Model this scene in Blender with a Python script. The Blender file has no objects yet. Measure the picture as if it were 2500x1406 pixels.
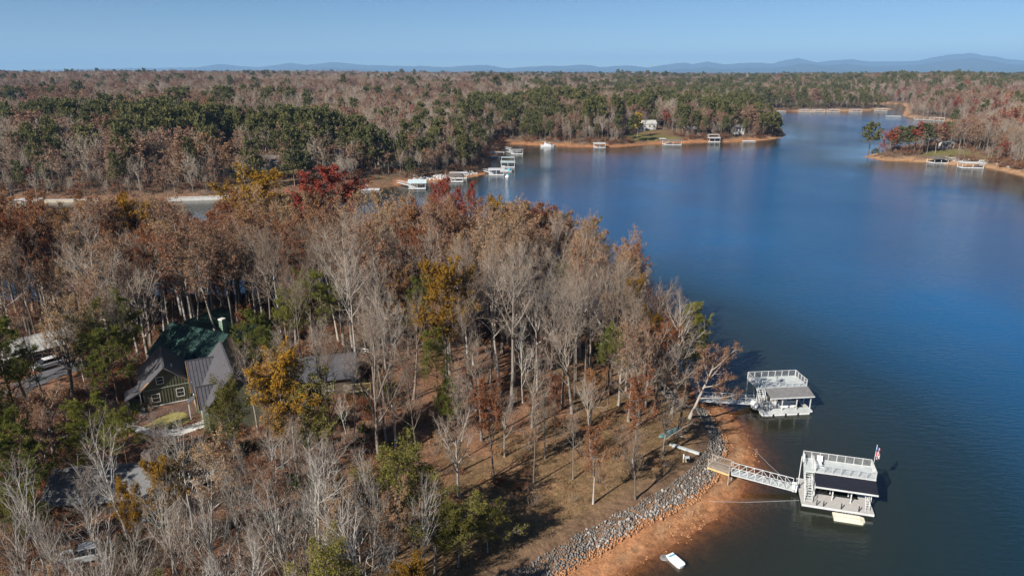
import bpy, bmesh, math, random
import numpy as np
from mathutils import Vector, Matrix, Euler

SC = bpy.context.scene
COL = SC.collection
R = math.radians

# ------------------------------------------------------------------ camera
CAM_H = 50.0
FPX = 1667.0                      # focal length in pixels of the 2500 px wide photograph
PITCH = math.atan((703 - 174) / FPX)
SP, CP = math.sin(PITCH), math.cos(PITCH)
cd = bpy.data.cameras.new('camera')
cam = bpy.data.objects.new('camera', cd)
COL.objects.link(cam)
cam.location = (0, 0, CAM_H)
cam.rotation_euler = (math.pi / 2 - PITCH, 0, 0)
cd.sensor_width = 36.0
cd.lens = 36.0 * FPX / 2500.0
cd.clip_start = 0.5
cd.clip_end = 200000.0
SC.camera = cam

# ------------------------------------------------------------------ light
SUN_EL = R(33.0)
SUN_AZ = R(225.0)                 # clockwise from +Y: behind the camera, to the left
world = bpy.data.worlds.new('World')
SC.world = world
world.use_nodes = True
wn = world.node_tree
sky = wn.nodes.new('ShaderNodeTexSky')
sky.sky_type = 'NISHITA'
sky.sun_disc = False
sky.sun_elevation = SUN_EL
sky.sun_rotation = SUN_AZ
sky.altitude = 3000.0
sky.air_density = 1.0
sky.dust_density = 0.0
sky.ozone_density = 6.0
bg = wn.nodes['Background']
bg.inputs['Strength'].default_value = 0.05
wn.links.new(sky.outputs[0], bg.inputs['Color'])

sl = bpy.data.lights.new('sun', 'SUN')
sl.energy = 5.0
sl.angle = R(0.53)
sl.color = (1.0, 0.945, 0.87)
sun = bpy.data.objects.new('sun', sl)
COL.objects.link(sun)
sdir = Vector((math.sin(SUN_AZ) * math.cos(SUN_EL), math.cos(SUN_AZ) * math.cos(SUN_EL), math.sin(SUN_EL)))
sun.rotation_euler = sdir.to_track_quat('Z', 'Y').to_euler()
sun.location = (-60, -60, 120)

vs = SC.view_settings
vs.view_transform = 'Standard'
vs.look = 'None'
vs.gamma = 1.0
vs.use_curve_mapping = False
vs.exposure = 0.78
SC.cycles.max_bounces = 6
SC.cycles.diffuse_bounces = 2
SC.cycles.glossy_bounces = 3
SC.cycles.transmission_bounces = 3
SC.cycles.transparent_max_bounces = 8
SC.cycles.volume_bounces = 0
SC.cycles.caustics_reflective = False
SC.cycles.caustics_refractive = False
SC.cycles.use_denoising = True
SC.render.filter_size = 1.3
SC.cycles.denoiser = 'OPENIMAGEDENOISE'

# ------------------------------------------------------------------ helpers
def G(px, py, z=0.0):
    """where the sight line of a photograph pixel meets the level z"""
    v = (py - 703) / FPX
    u = (px - 1250) / FPX
    Z = (CAM_H - z) / (SP + v * CP)
    return (u * Z, Z * (CP - v * SP))

def srgb(r, g, b):
    def c(x):
        x /= 255.0
        return x / 12.92 if x <= 0.04045 else ((x + 0.055) / 1.055) ** 2.4
    return (c(r), c(g), c(b))

def tag(o, label=None, cat=None, group=None, kind=None):
    if label: o['label'] = label
    if cat: o['category'] = cat
    if group: o['group'] = group
    if kind: o['kind'] = kind
    return o

def empty(name, loc=(0, 0, 0), rz=0.0, parent=None):
    o = bpy.data.objects.new(name, None)
    COL.objects.link(o)
    o.empty_display_size = 0.5
    o.location = loc
    o.rotation_euler = (0, 0, rz)
    if parent: o.parent = parent
    return o

def link(name, me, parent=None, loc=None, rot=None, scale=None):
    o = bpy.data.objects.new(name, me)
    COL.objects.link(o)
    if parent: o.parent = parent
    if loc is not None: o.location = loc
    if rot is not None: o.rotation_euler = rot
    if scale is not None: o.scale = scale
    return o

def npmesh(name, V, F, mats=None, mi=None, smooth=False):
    """V (n,3); F list of arrays (m,3) or (m,4)"""
    me = bpy.data.meshes.new(name)
    V = np.asarray(V, dtype=np.float32)
    Fs = [np.asarray(f, dtype=np.int32) for f in F if len(f)]
    nl = sum(f.size for f in Fs)
    npoly = sum(len(f) for f in Fs)
    me.vertices.add(len(V))
    me.vertices.foreach_set('co', V.ravel())
    if npoly:
        me.loops.add(nl)
        me.polygons.add(npoly)
        me.loops.foreach_set('vertex_index', np.concatenate([f.ravel() for f in Fs]))
        tot = np.concatenate([np.full(len(f), f.shape[1], np.int32) for f in Fs])
        st = np.concatenate([[0], np.cumsum(tot)[:-1]]).astype(np.int32)
        me.polygons.foreach_set('loop_start', st)
        me.polygons.foreach_set('loop_total', tot)
        if mi is not None:
            me.polygons.foreach_set('material_index', np.asarray(mi, np.int32))
        if smooth:
            me.polygons.foreach_set('use_smooth', np.ones(npoly, bool))
    for m in (mats or []):
        me.materials.append(m)
    me.update(calc_edges=True)
    me.validate()
    return me

class MB:
    """collects boxes, bars, plates and prisms into one mesh"""
    def __init__(self):
        self.v = []; self.f = []
    def add(self, vs_, fs):
        n = len(self.v)
        self.v += [tuple(p) for p in vs_]
        self.f += [tuple(i + n for i in f) for f in fs]
        return self
    def box(self, x0, x1, y0, y1, z0, z1):
        return self.add([(x0,y0,z0),(x1,y0,z0),(x1,y1,z0),(x0,y1,z0),(x0,y0,z1),(x1,y0,z1),(x1,y1,z1),(x0,y1,z1)],
                        [(0,3,2,1),(4,5,6,7),(0,1,5,4),(1,2,6,5),(2,3,7,6),(3,0,4,7)])
    def bar(self, a, b, w, h=None):
        a = Vector(a); b = Vector(b); h = h or w
        d = (b - a).normalized()
        up = Vector((0, 0, 1)) if abs(d.z) < 0.95 else Vector((0, 1, 0))
        s = d.cross(up).normalized() * (w / 2)
        t = s.cross(d).normalized() * (h / 2)
        q = []
        for c in (a, b):
            q += [c - s - t, c + s - t, c + s + t, c - s + t]
        return self.add(q, [(0,3,2,1),(4,5,6,7),(0,1,5,4),(1,2,6,5),(2,3,7,6),(3,0,4,7)])
    def tube(self, pts, r, n=6):
        pts = [Vector(p) for p in pts]
        rs = r if isinstance(r, (list, tuple)) else [r] * len(pts)
        base = len(self.v); vs_ = []
        for i, p in enumerate(pts):
            d = (pts[min(i+1, len(pts)-1)] - pts[max(i-1, 0)]).normalized()
            up = Vector((0, 0, 1)) if abs(d.z) < 0.9 else Vector((0, 1, 0))
            s = d.cross(up).normalized(); t = s.cross(d)
            for k in range(n):
                a = 2 * math.pi * k / n
                vs_.append(p + (s * math.cos(a) + t * math.sin(a)) * rs[i])
        fs = []
        for i in range(len(pts) - 1):
            for k in range(n):
                fs.append((i*n+k, i*n+(k+1) % n, (i+1)*n+(k+1) % n, (i+1)*n+k))
        fs.append(tuple(range(n))[::-1]); fs.append(tuple((len(pts)-1)*n+k for k in range(n)))
        return self.add(vs_, fs)
    def plate(self, poly, th):
        """flat polygon thickened by th downwards along its normal"""
        P = [Vector(p) for p in poly]
        nrm = (P[1] - P[0]).cross(P[2] - P[0]).normalized()
        if nrm.z < 0: nrm = -nrm; P = P[::-1]
        Q = [p - nrm * th for p in P]; n = len(P)
        fs = [tuple(range(n)), tuple(range(2*n-1, n-1, -1))]
        for i in range(n):
            j = (i + 1) % n
            fs.append((i, n+i, n+j, j))
        return self.add(P + Q, fs)
    def prism(self, poly, z0, z1):
        n = len(poly)
        vs_ = [(x, y, z0) for x, y in poly] + [(x, y, z1) for x, y in poly]
        fs = [tuple(range(n))[::-1], tuple(range(n, 2*n))] + [(i, (i+1) % n, n+(i+1) % n, n+i) for i in range(n)]
        return self.add(vs_, fs)
    def mesh(self, name, m=None, bevel=0.0, smooth=False):
        me = bpy.data.meshes.new(name)
        me.from_pydata([tuple(p) for p in self.v], [], self.f)
        bm = bmesh.new(); bm.from_mesh(me)
        bmesh.ops.recalc_face_normals(bm, faces=bm.faces)
        if bevel:
            bmesh.ops.bevel(bm, geom=bm.edges[:], offset=bevel, segments=1, affect='EDGES', profile=0.5)
        bm.to_mesh(me); bm.free()
        if m: me.materials.append(m)
        if smooth:
            for p in me.polygons: p.use_smooth = True
        me.update()
        return me
    def build(self, name, m, parent=None, loc=None, rot=None, bevel=0.0, smooth=False):
        return link(name, self.mesh(name, m, bevel, smooth), parent, loc, rot)

# ------------------------------------------------------------------ materials
def nodes_of(name):
    m = bpy.data.materials.new(name)
    m.use_nodes = True
    nt = m.node_tree
    return m, nt, nt.nodes['Principled BSDF']

def ramp(nt, stops, fac):
    n = nt.nodes.new('ShaderNodeValToRGB')
    e = n.color_ramp.elements
    while len(e) > 1: e.remove(e[-1])
    e[0].position = stops[0][0]; e[0].color = (*stops[0][1], 1)
    for p, c in stops[1:]:
        k = e.new(p); k.color = (*c, 1)
    nt.links.new(fac, n.inputs[0])
    return n.outputs[0]

def noise(nt, scale, detail=3, coord='Object', rough=0.6, vec=None):
    n = nt.nodes.new('ShaderNodeTexNoise')
    n.inputs['Scale'].default_value = scale
    n.inputs['Detail'].default_value = detail
    n.inputs['Roughness'].default_value = rough
    if vec is None:
        tc = nt.nodes.new('ShaderNodeTexCoord')
        vec = tc.outputs[coord]
    nt.links.new(vec, n.inputs['Vector'])
    return n.outputs['Fac']

def math_(nt, op, a, b=None):
    n = nt.nodes.new('ShaderNodeMath'); n.operation = op
    for i, x in enumerate((a, b)):
        if x is None: continue
        if isinstance(x, (int, float)): n.inputs[i].default_value = x
        else: nt.links.new(x, n.inputs[i])
    return n.outputs[0]

def mixrgb(nt, fac, a, b, mode='MIX'):
    n = nt.nodes.new('ShaderNodeMix'); n.data_type = 'RGBA'; n.blend_type = mode
    for s, x in ((n.inputs[0], fac), (n.inputs[6], a), (n.inputs[7], b)):
        if isinstance(x, (int, float)): s.default_value = x
        elif isinstance(x, tuple): s.default_value = (*x, 1) if len(x) == 3 else x
        else: nt.links.new(x, s)
    return n.outputs[2]

def mat_plain(name, c, rough=0.6, var=0.25, scale=2.0, metal=0.0, bump=0.0, spec=0.3):
    m, nt, b = nodes_of(name)
    f = noise(nt, scale, 5)
    lo = tuple(x * (1 - var) for x in c); hi = tuple(min(1, x * (1 + var)) for x in c)
    nt.links.new(ramp(nt, [(0.3, lo), (0.7, hi)], f), b.inputs['Base Color'])
    b.inputs['Roughness'].default_value = rough
    b.inputs['Metallic'].default_value = metal
    b.inputs['Specular IOR Level'].default_value = spec
    if bump:
        bn = nt.nodes.new('ShaderNodeBump'); bn.inputs['Strength'].default_value = bump
        bn.inputs['Distance'].default_value = 0.05
        nt.links.new(noise(nt, scale * 6, 4), bn.inputs['Height'])
        nt.links.new(bn.outputs[0], b.inputs['Normal'])
    return m

def mat_leaf(name, stops, trans=0.25, nscale=0.6, patch=0.0):
    """foliage: colour runs over a ramp by instance and by clump"""
    m = bpy.data.materials.new(name); m.use_nodes = True
    nt = m.node_tree; nt.nodes.clear()
    out = nt.nodes.new('ShaderNodeOutputMaterial')
    oi = nt.nodes.new('ShaderNodeObjectInfo')
    n = noise(nt, nscale, 4, 'Object', 0.75)
    rnd = oi.outputs['Random']
    if patch:                      # neighbours of one stand share their tone
        pn_ = noise(nt, patch, 3, vec=oi.outputs['Location'], rough=0.6)
        rnd = math_(nt, 'ADD', math_(nt, 'MULTIPLY', rnd, 0.4), math_(nt, 'MULTIPLY', math_(nt, 'SUBTRACT', pn_, 0.32), 1.7))
    f = math_(nt, 'ADD', math_(nt, 'MULTIPLY', rnd, 0.62), math_(nt, 'MULTIPLY', math_(nt, 'SUBTRACT', n, 0.30), 0.95))
    c = ramp(nt, stops, f)
    d = nt.nodes.new('ShaderNodeBsdfDiffuse'); t = nt.nodes.new('ShaderNodeBsdfTranslucent')
    nt.links.new(c, d.inputs[0]); nt.links.new(c, t.inputs[0])
    mx = nt.nodes.new('ShaderNodeMixShader'); mx.inputs[0].default_value = trans
    nt.links.new(d.outputs[0], mx.inputs[1]); nt.links.new(t.outputs[0], mx.inputs[2])
    nt.links.new(mx.outputs[0], out.inputs[0])
    return m

def mat_bark(name, stops, nscale=1.5):
    m = bpy.data.materials.new(name); m.use_nodes = True
    nt = m.node_tree; nt.nodes.clear()
    out = nt.nodes.new('ShaderNodeOutputMaterial')
    oi = nt.nodes.new('ShaderNodeObjectInfo')
    tc = nt.nodes.new('ShaderNodeTexCoord')
    mp = nt.nodes.new('ShaderNodeMapping'); mp.inputs['Scale'].default_value = (1, 1, 0.3)
    nt.links.new(tc.outputs['Object'], mp.inputs[0])
    n = noise(nt, nscale, 6, vec=mp.outputs[0], rough=0.75)
    f = math_(nt, 'ADD', math_(nt, 'MULTIPLY', oi.outputs['Random'], 0.55), math_(nt, 'MULTIPLY', math_(nt, 'SUBTRACT', n, 0.28), 1.0))
    c = ramp(nt, stops, f)
    d = nt.nodes.new('ShaderNodeBsdfDiffuse')
    nt.links.new(c, d.inputs[0])
    bn = nt.nodes.new('ShaderNodeBump'); bn.inputs['Strength'].default_value = 0.5; bn.inputs['Distance'].default_value = 0.04
    nt.links.new(n, bn.inputs['Height']); nt.links.new(bn.outputs[0], d.inputs['Normal'])
    nt.links.new(d.outputs[0], out.inputs[0])
    return m

M = {}
M['bark_pale'] = mat_bark('bark_pale', [(0.1, (.10, .082, .066)), (0.45, (.23, .20, .17)), (0.9, (.44, .40, .35))])
M['bark_dark'] = mat_bark('bark_dark', [(0.1, (.07, .055, .045)), (0.5, (.16, .13, .105)), (0.9, (.30, .25, .21))])
M['bark_pine'] = mat_bark('bark_pine', [(0.1, (.07, .045, .03)), (0.5, (.15, .095, .065)), (0.9, (.24, .16, .11))])
M['twig'] = mat_leaf('twig', [(0.0, (.15, .10, .07)), (0.35, (.27, .195, .14)), (0.65, (.36, .285, .22)), (1.0, (.45, .38, .31))], 0.0, 0.25)
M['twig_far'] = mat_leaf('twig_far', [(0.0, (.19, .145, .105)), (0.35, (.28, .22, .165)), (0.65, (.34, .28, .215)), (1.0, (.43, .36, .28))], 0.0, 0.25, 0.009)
M['twig_pale'] = mat_leaf('twig_pale', [(0.0, (.15, .118, .092)), (0.5, (.26, .22, .182)), (1.0, (.42, .38, .33))], 0.0, 0.25)
M['bark_white'] = mat_bark('bark_white', [(0.1, (.17, .145, .12)), (0.45, (.37, .34, .295)), (0.9, (.58, .55, .50))])
M['leaf_russet'] = mat_leaf('leaf_russet', [(0.0, (.125, .038, .022)), (0.25, (.19, .066, .03)), (0.5, (.25, .108, .05)), (0.75, (.265, .145, .066)), (1.0, (.30, .18, .075))])
M['leaf_tan'] = mat_leaf('leaf_tan', [(0.0, (.19, .10, .062)), (0.35, (.28, .16, .10)), (0.7, (.34, .215, .12)), (1.0, (.36, .24, .10))])
M['leaf_red'] = mat_leaf('leaf_red', [(0.0, (.15, .032, .024)), (0.4, (.27, .058, .038)), (0.75, (.36, .10, .052)), (1.0, (.37, .14, .05))])
M['leaf_gold'] = mat_leaf('leaf_gold', [(0.0, (.13, .07, .012)), (0.4, (.25, .135, .02)), (0.75, (.32, .18, .025)), (1.0, (.33, .14, .022))])
M['leaf_olive'] = mat_leaf('leaf_olive', [(0.0, (.07, .07, .016)), (0.4, (.14, .13, .03)), (0.75, (.21, .18, .038)), (1.0, (.25, .20, .045))])
M['leaf_yellow'] = mat_leaf('leaf_yellow', [(0.0, (.45, .28, .02)), (1.0, (.62, .42, .03))])
M['needle'] = mat_leaf('needle', [(0.0, (.085, .098, .024)), (0.35, (.13, .14, .032)), (0.65, (.175, .178, .040)), (1.0, (.24, .225, .05))], 0.3, 0.5)
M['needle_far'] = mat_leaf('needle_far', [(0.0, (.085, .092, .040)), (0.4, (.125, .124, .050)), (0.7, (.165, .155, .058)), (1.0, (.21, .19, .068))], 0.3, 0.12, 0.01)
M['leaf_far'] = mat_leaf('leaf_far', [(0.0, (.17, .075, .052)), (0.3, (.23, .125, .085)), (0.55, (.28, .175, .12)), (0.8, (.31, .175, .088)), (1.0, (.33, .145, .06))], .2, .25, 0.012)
M['shrub'] = mat_leaf('shrub', [(0.0, (.016, .026, .010)), (0.5, (.035, .048, .014)), (1.0, (.07, .078, .022))], 0.2, 0.5)
M['brush'] = mat_leaf('brush', [(0.0, (.07, .045, .03)), (0.4, (.14, .085, .05)), (0.7, (.19, .13, .07)), (1.0, (.20, .17, .07))], 0.1, 0.2)

# ------------------------------------------------------------------ terrain
LAKE = [(-45, -60), (-40, 0), (-30, 22), (-12, 40), (0, 49), G(1515, 1406), G(1615, 1343), G(1692, 1300), G(1757, 1262), G(1808, 1210),
        G(1836, 1160), G(1840, 1110), G(1826, 1070), G(1800, 1032), G(1778, 1005), G(1750, 987), (29.5, 98), (30, 106), (28.5, 116), (25.5, 127), (19, 138),
        (9, 147), (-6, 152), (-30, 154), (-60, 152), (-100, 148), (-150, 149), (-260, 158), (-330, 205), (-310, 262),
        G(0, 492), G(200, 491), G(420, 489), G(560, 484), G(700, 474), G(860, 462), G(960, 455), G(1010, 446), G(1085, 442), G(1140, 434),
        G(1180, 427), G(1196, 415), G(1198, 398), G(1208, 385), G(1222, 372), G(1216, 360), G(1248, 352), G(1330, 356), G(1420, 360), G(1500, 360),
        G(1580, 354), G(1660, 350), G(1720, 348), G(1800, 347), G(1870, 343), G(1905, 337), G(1918, 331), G(1912, 320), G(1890, 306), G(1800, 290),
        G(1765, 280), G(1790, 273), G(1880, 272), G(2000, 273), G(2100, 271), G(2178, 268), G(2172, 262), G(2110, 258), G(2100, 253), G(2165, 253),
        G(2205, 255), G(2214, 264), G(2208, 272), G(2203, 284), G(2250, 291), G(2320, 297), G(2342, 302), G(2310, 308), G(2340, 316), G(2345, 335), G(2330, 352),
        G(2250, 359), G(2150, 372), G(2106, 384), G(2150, 392), G(2250, 396), G(2330, 403), G(2400, 409), G(2450, 419), G(2500, 431), G(2620, 465),
        (265, 150), (310, 60), (310, -60)]
LK = np.array(LAKE)

def shore(x, y):
    """signed distance to the shoreline: + on land, - in the lake"""
    x = np.asarray(x, float); y = np.asarray(y, float)
    best = np.full(x.shape, 1e18); inside = np.zeros(x.shape, bool)
    n = len(LK)
    for i in range(n):
        ax, ay = LK[i]; bx, by = LK[(i + 1) % n]
        dx, dy = bx - ax, by - ay
        t = np.clip(((x - ax) * dx + (y - ay) * dy) / (dx * dx + dy * dy), 0, 1)
        best = np.minimum(best, (x - ax - t * dx) ** 2 + (y - ay - t * dy) ** 2)
        c = ((ay > y) != (by > y))
        if dy != 0:
            inside ^= c & (x < (bx - ax) * (y - ay) / dy + ax)
    d = np.sqrt(best)
    return np.where(inside, -d, d)

def wav(x, y, s, seed):
    rs = np.random.RandomState(seed)
    o = 0
    for k in range(5):
        a = rs.uniform(0, 6.28); f = rs.uniform(0.6, 1.7) / s; ph = rs.uniform(0, 6.28)
        o = o + np.sin((x * math.cos(a) + y * math.sin(a)) * f * 6.28 + ph)
    return o / 5.0

def sm(a, b, x):
    t = np.clip((x - a) / (b - a), 0, 1)
    return t * t * (3 - 2 * t)

def near_mask(x, y):
    return (y < 158 + 0 * x) & (x < 60)

def height(x, y):
    x = np.asarray(x, float); y = np.asarray(y, float)
    d0 = shore(x, y)
    wob = wav(x, y, 9, 3) * 0.5 * np.clip(1 - y / 400, 0, 1) + wav(x, y, 40, 8) * 1.2 * sm(200, 420, y)
    d = d0 + wob
    under = -(0.075 * -d + 0.006 * d * d)
    under = np.maximum(np.where(d < 0, under, 0), -14)
    # near peninsula: beach, stone bank, slope
    dn = np.clip(d, 0, None)
    hn = 0.14 * np.minimum(dn, 3.4) + np.clip((dn - 3.4) / 3.2, 0, 1) * 1.7
    k = np.clip(dn - 6.6, 0, None)
    hn = hn + 3.4 * (1 - np.exp(-k / 26.0)) + 0.28 * wav(x, y, 17, 5) * sm(0, 14, k) + 0.10 * wav(x, y, 5, 6) * sm(0, 6, k)
    # far land: beach, bank, rolling hills
    hf = 0.13 * np.minimum(dn, 4.0) + 1.6 * sm(4, 8, dn) + 9.0 * (1 - np.exp(-np.clip(dn - 8, 0, None) / 90.0))
    roll = sm(20, 220, dn)
    hf = hf + roll * (8.0 * wav(x, y, 300, 11) + 8.0 * wav(x, y, 1000, 12))
    r = np.hypot(x, y); tx = x / np.maximum(y, 1.0)
    lift = sm(500, 2300, r) * (13.5 - 10.0 * sm(-0.25, 0.25, tx)) * (1 - sm(3600, 7000, r))
    hill = 12 * np.exp(-(((tx - 0.60) / 0.10) ** 2)) * sm(900, 2300, r) * (1 - sm(2600, 4500, r))
    hf = hf + roll * (lift + hill)
    hf = np.where(r > 4500, hf * (1 - sm(4500, 9000, r)) + 2.0 * sm(4500, 9000, r), hf)
    w = sm(152, 175, y - 0.02 * x) * 1.0
    w = np.where(x > 80, 1.0, w)
    land = hn * (1 - w) + hf * w
    h = np.where(d > 0, land, under)
    return h

def on_sheet(A, x, y):
    """bilinear lookup in the ground sheet"""
    x = np.asarray(x, float); y = np.asarray(y, float)
    s_ = np.clip(y + 60.0, 25.01, 28900)
    i = np.log(s_ / 25.0) / np.log(29000 / 25.0) * (NR - 1)
    j = np.clip((x / s_ + 1.25) / 2.5 * (NC - 1), 0, NC - 1.001)
    i0 = np.clip(i.astype(int), 0, NR - 2); j0 = j.astype(int); fi = i - i0; fj = j - j0
    return (A[i0, j0] * (1 - fi) * (1 - fj) + A[i0 + 1, j0] * fi * (1 - fj) + A[i0, j0 + 1] * (1 - fi) * fj + A[i0 + 1, j0 + 1] * fi * fj)

def hz(x, y):
    return float(on_sheet(GZ, x, y))

def dz(x, y):
    return float(on_sheet(GD, x, y))

def T(px, py, lift=0.0):
    """first point where the sight line of a photograph pixel meets the ground"""
    v = (py - 703) / FPX; u = (px - 1250) / FPX
    Z = np.linspace(45, 260, 900) if py > 560 else np.geomspace(150, 6000, 1500)
    x = u * Z; y = Z * (CP - v * SP); z = CAM_H - Z * (SP + v * CP)
    g = np.maximum(on_sheet(GZ, x, y), 0.0) + lift
    k = np.argmax(z <= g)
    if z[k] > g[k]: k = len(Z) - 1
    return Vector((x[k], y[k], max(g[k] - lift, 0)))

def at_top(px, py, Y):
    """point on the sight line at forward distance Y"""
    v = (py - 703) / FPX; u = (px - 1250) / FPX
    Z = Y / (CP - v * SP)
    return Vector((u * Z, Y, CAM_H - Z * (SP + v * CP)))

# ground sheet, as far as the horizon
NR, NC = 600, 430
s = 25.0 * (29000 / 25.0) ** (np.arange(NR) / (NR - 1))
tt = np.linspace(-1.25, 1.25, NC)
SS, TT = np.meshgrid(s, tt, indexing='ij')
GX = (SS * TT); GY = SS - 60.0
GZ = height(GX, GY)
GD = shore(GX, GY)
idx = np.arange(NR * NC).reshape(NR, NC)
quads = np.stack([idx[:-1, :-1], idx[:-1, 1:], idx[1:, 1:], idx[1:, :-1]], -1).reshape(-1, 4)

CLEAR = []     # (x, y, radius) of lawns and house plots where no forest stands
def clear_px(px, py, rad):
    p = T(px, py); CLEAR.append((p.x, p.y, rad))

gc = np.zeros((NR, NC, 3))
litter = np.array((.205, .112, .070)); clay = np.array((.385, .19, .092)); dry = np.array((.20, .142, .075))
floor_far = np.array((.15, .10, .068)); bedc = np.array((.22, .11, .055)); palesand = np.array((.40, .25, .14)); earth = np.array((.17, .11, .07))
n1 = wav(GX, GY, 6, 21); n2 = wav(GX, GY, 2.2, 22); n3 = wav(GX, GY, 15, 23)
nearw = 1 - sm(152, 175, GY); nearw = np.where(GX > 80, 0, nearw)
def lerp(a, b, w): return a + (b - a) * w[..., None]
colr = lerp(floor_far + 0 * gc, litter + 0 * gc, nearw)
grassw = nearw * sm(0.05, 0.5, sm(40, 12, GD) * 0.75 + 0.35 * n1 + 0.2 * n2 - 0.15)
grassw = grassw * sm(-30, -8, GX)
colr = lerp(colr, dry, grassw * 0.7)
colr = lerp(colr, earth, nearw * sm(8.3, 6.8, GD + 0.4 * n2))
colr = lerp(colr, clay, sm(5.4, 4.2, GD + 0.5 * n2) * nearw)
colr = lerp(colr, np.array((.42, .25, .14)), nearw * sm(4.0, 2.6, GD) * sm(.8, 1.8, GD) * sm(.0, .55, wav(GX, GY, 3.2, 25) + .5 * n1))
colr = lerp(colr, np.array((.22, .095, .045)), nearw * sm(1.3, .2, GD + .35 * n1) * .8)
fs = (1 - nearw) * sm(7.5, 5.0, GD + 0.9 * n3) * (1 - 0.75 * ((GX < -55) & (GY < 330)))
colr = lerp(colr, lerp(clay * 0.95 + 0 * gc, palesand, sm(150, 240, GX)), fs)
colr = lerp(colr, bedc, sm(0.2, -1.5, GD))
PLOTS = [(500, 402, 18, 0), (640, 418, 22, 1), (590, 466, 12, 0), (690, 462, 14, 0), (560, 380, 14, 0), (820, 412, 9, 0), (1590, 338, 26, 1), (1588, 322, 20, 0), (1810, 338, 9, 0),
         (2330, 372, 14, 1), (2290, 378, 11, 1), (2400, 385, 9, 0), (930, 447, 12, 0), (1240, 345, 8, 0)]
for px, py, rad, lw in PLOTS:
    p = T(px, py); CLEAR.append((p.x, p.y, rad))
    w = sm(rad * 1.1, rad * 0.55, np.hypot(GX - p.x, GY - p.y) * (1 + 0.25 * n3)) * (1 - nearw)
    colr = lerp(colr, np.array((.165, .15, .055)) if lw else np.array((.19, .13, .065)), w * (GD > 8))
gattr = colr.reshape(-1, 3)
gm = npmesh('ground', np.stack([GX, GY, GZ], -1).reshape(-1, 3), [quads], smooth=True)
ca = gm.attributes.new('soil', 'FLOAT_COLOR', 'POINT')
ca.data.foreach_set('color', np.concatenate([gattr, np.ones((len(gattr), 1))], 1).astype(np.float32).ravel())

m, nt, b = nodes_of('ground')
at = nt.nodes.new('ShaderNodeAttribute'); at.attribute_name = 'soil'
tc = nt.nodes.new('ShaderNodeTexCoord')
fa = noise(nt, 0.35, 6, vec=tc.outputs['Object'], rough=0.7)
fb = noise(nt, 4.5, 5, vec=tc.outputs['Object'], rough=0.75)
fc = noise(nt, 0.02, 5, vec=tc.outputs['Object'], rough=0.6)
va = ramp(nt, [(0.25, (.55, .55, .55)), (0.5, (1, 1, 1)), (0.75, (1.35, 1.3, 1.2))], fa)
vb = ramp(nt, [(0.28, (.45, .42, .40)), (0.5, (1, 1, 1)), (0.74, (1.6, 1.5, 1.35))], fb)
vc = ramp(nt, [(0.3, (.75, .75, .75)), (0.7, (1.15, 1.12, 1.1))], fc)
fd = noise(nt, 1.15, 6, vec=tc.outputs['Object'], rough=0.8)
vd = ramp(nt, [(0.36, (.50, .47, .45)), (0.52, (1, 1, 1)), (0.68, (1.45, 1.4, 1.3))], fd)
c1 = mixrgb(nt, 1.0, mixrgb(nt, 0.85, at.outputs['Color'], vd, 'MULTIPLY'), va, 'MULTIPLY')
c2 = mixrgb(nt, 0.8, c1, vb, 'MULTIPLY')
c3 = mixrgb(nt, 1.0, c2, vc, 'MULTIPLY')
nt.links.new(c3, b.inputs['Base Color'])
b.inputs['Roughness'].default_value = 0.95
b.inputs['Specular IOR Level'].default_value = 0.1
bn = nt.nodes.new('ShaderNodeBump'); bn.inputs['Strength'].default_value = 0.7; bn.inputs['Distance'].default_value = 0.12
nt.links.new(fb, bn.inputs['Height']); nt.links.new(bn.outputs[0], b.inputs['Normal'])
gm.materials.append(m)
ground = tag(link('ground', gm), 'leaf covered ground, red clay shore and wooded hills around the lake', kind='structure')

# lake surface, with the depth of the water under it
WR, WC = 380, 460
ws = 25.0 * (2600 / 25.0) ** (np.arange(WR) / (WR - 1))
wt = np.linspace(-1.25, 1.25, WC)
WS, WT = np.meshgrid(ws, wt, indexing='ij')
WX, WY = WS * WT, WS - 60.0
WD = shore(WX, WY); WH = height(WX, WY)
wi = np.arange(WR * WC).reshape(WR, WC)
wq = np.stack([wi[:-1, :-1], wi[:-1, 1:], wi[1:, 1:], wi[1:, :-1]], -1).reshape(-1, 4)
wd4 = WD.ravel()[wq].min(1)
wq = wq[wd4 < 3.0]
used = np.unique(wq); rem = np.full(WR * WC, -1); rem[used] = np.arange(len(used))
wm = npmesh('lake', np.stack([WX.ravel()[used], WY.ravel()[used], np.zeros(len(used))], -1), [rem[wq]], smooth=True)
da = wm.attributes.new('depth', 'FLOAT', 'POINT')
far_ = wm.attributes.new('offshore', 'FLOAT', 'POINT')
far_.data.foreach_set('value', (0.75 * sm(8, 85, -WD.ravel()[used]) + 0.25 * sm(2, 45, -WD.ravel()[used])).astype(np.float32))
cal = wm.attributes.new('open_water', 'FLOAT', 'POINT')
cal.data.foreach_set('value', np.clip(sm(2, 70, -WD.ravel()[used]), 0, 1).astype(np.float32))
da.data.foreach_set('value', np.clip(-WH.ravel()[used], 0, 14).astype(np.float32))
m = bpy.data.materials.new('lake_water'); m.use_nodes = True
nt = m.node_tree; nt.nodes.clear()
out = nt.nodes.new('ShaderNodeOutputMaterial')
at = nt.nodes.new('ShaderNodeAttribute'); at.attribute_name = 'depth'
tc = nt.nodes.new('ShaderNodeTexCoord')
mp = nt.nodes.new('ShaderNodeMapping'); mp.inputs['Rotation'].default_value = (0, 0, R(25)); mp.inputs['Scale'].default_value = (0.55, 1.5, 1)
nt.links.new(tc.outputs['Object'], mp.inputs[0])
w1 = noise(nt, 0.9, 4, vec=mp.outputs[0], rough=0.6)
w2 = noise(nt, 0.012, 4, vec=tc.outputs['Object'], rough=0.55)
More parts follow.
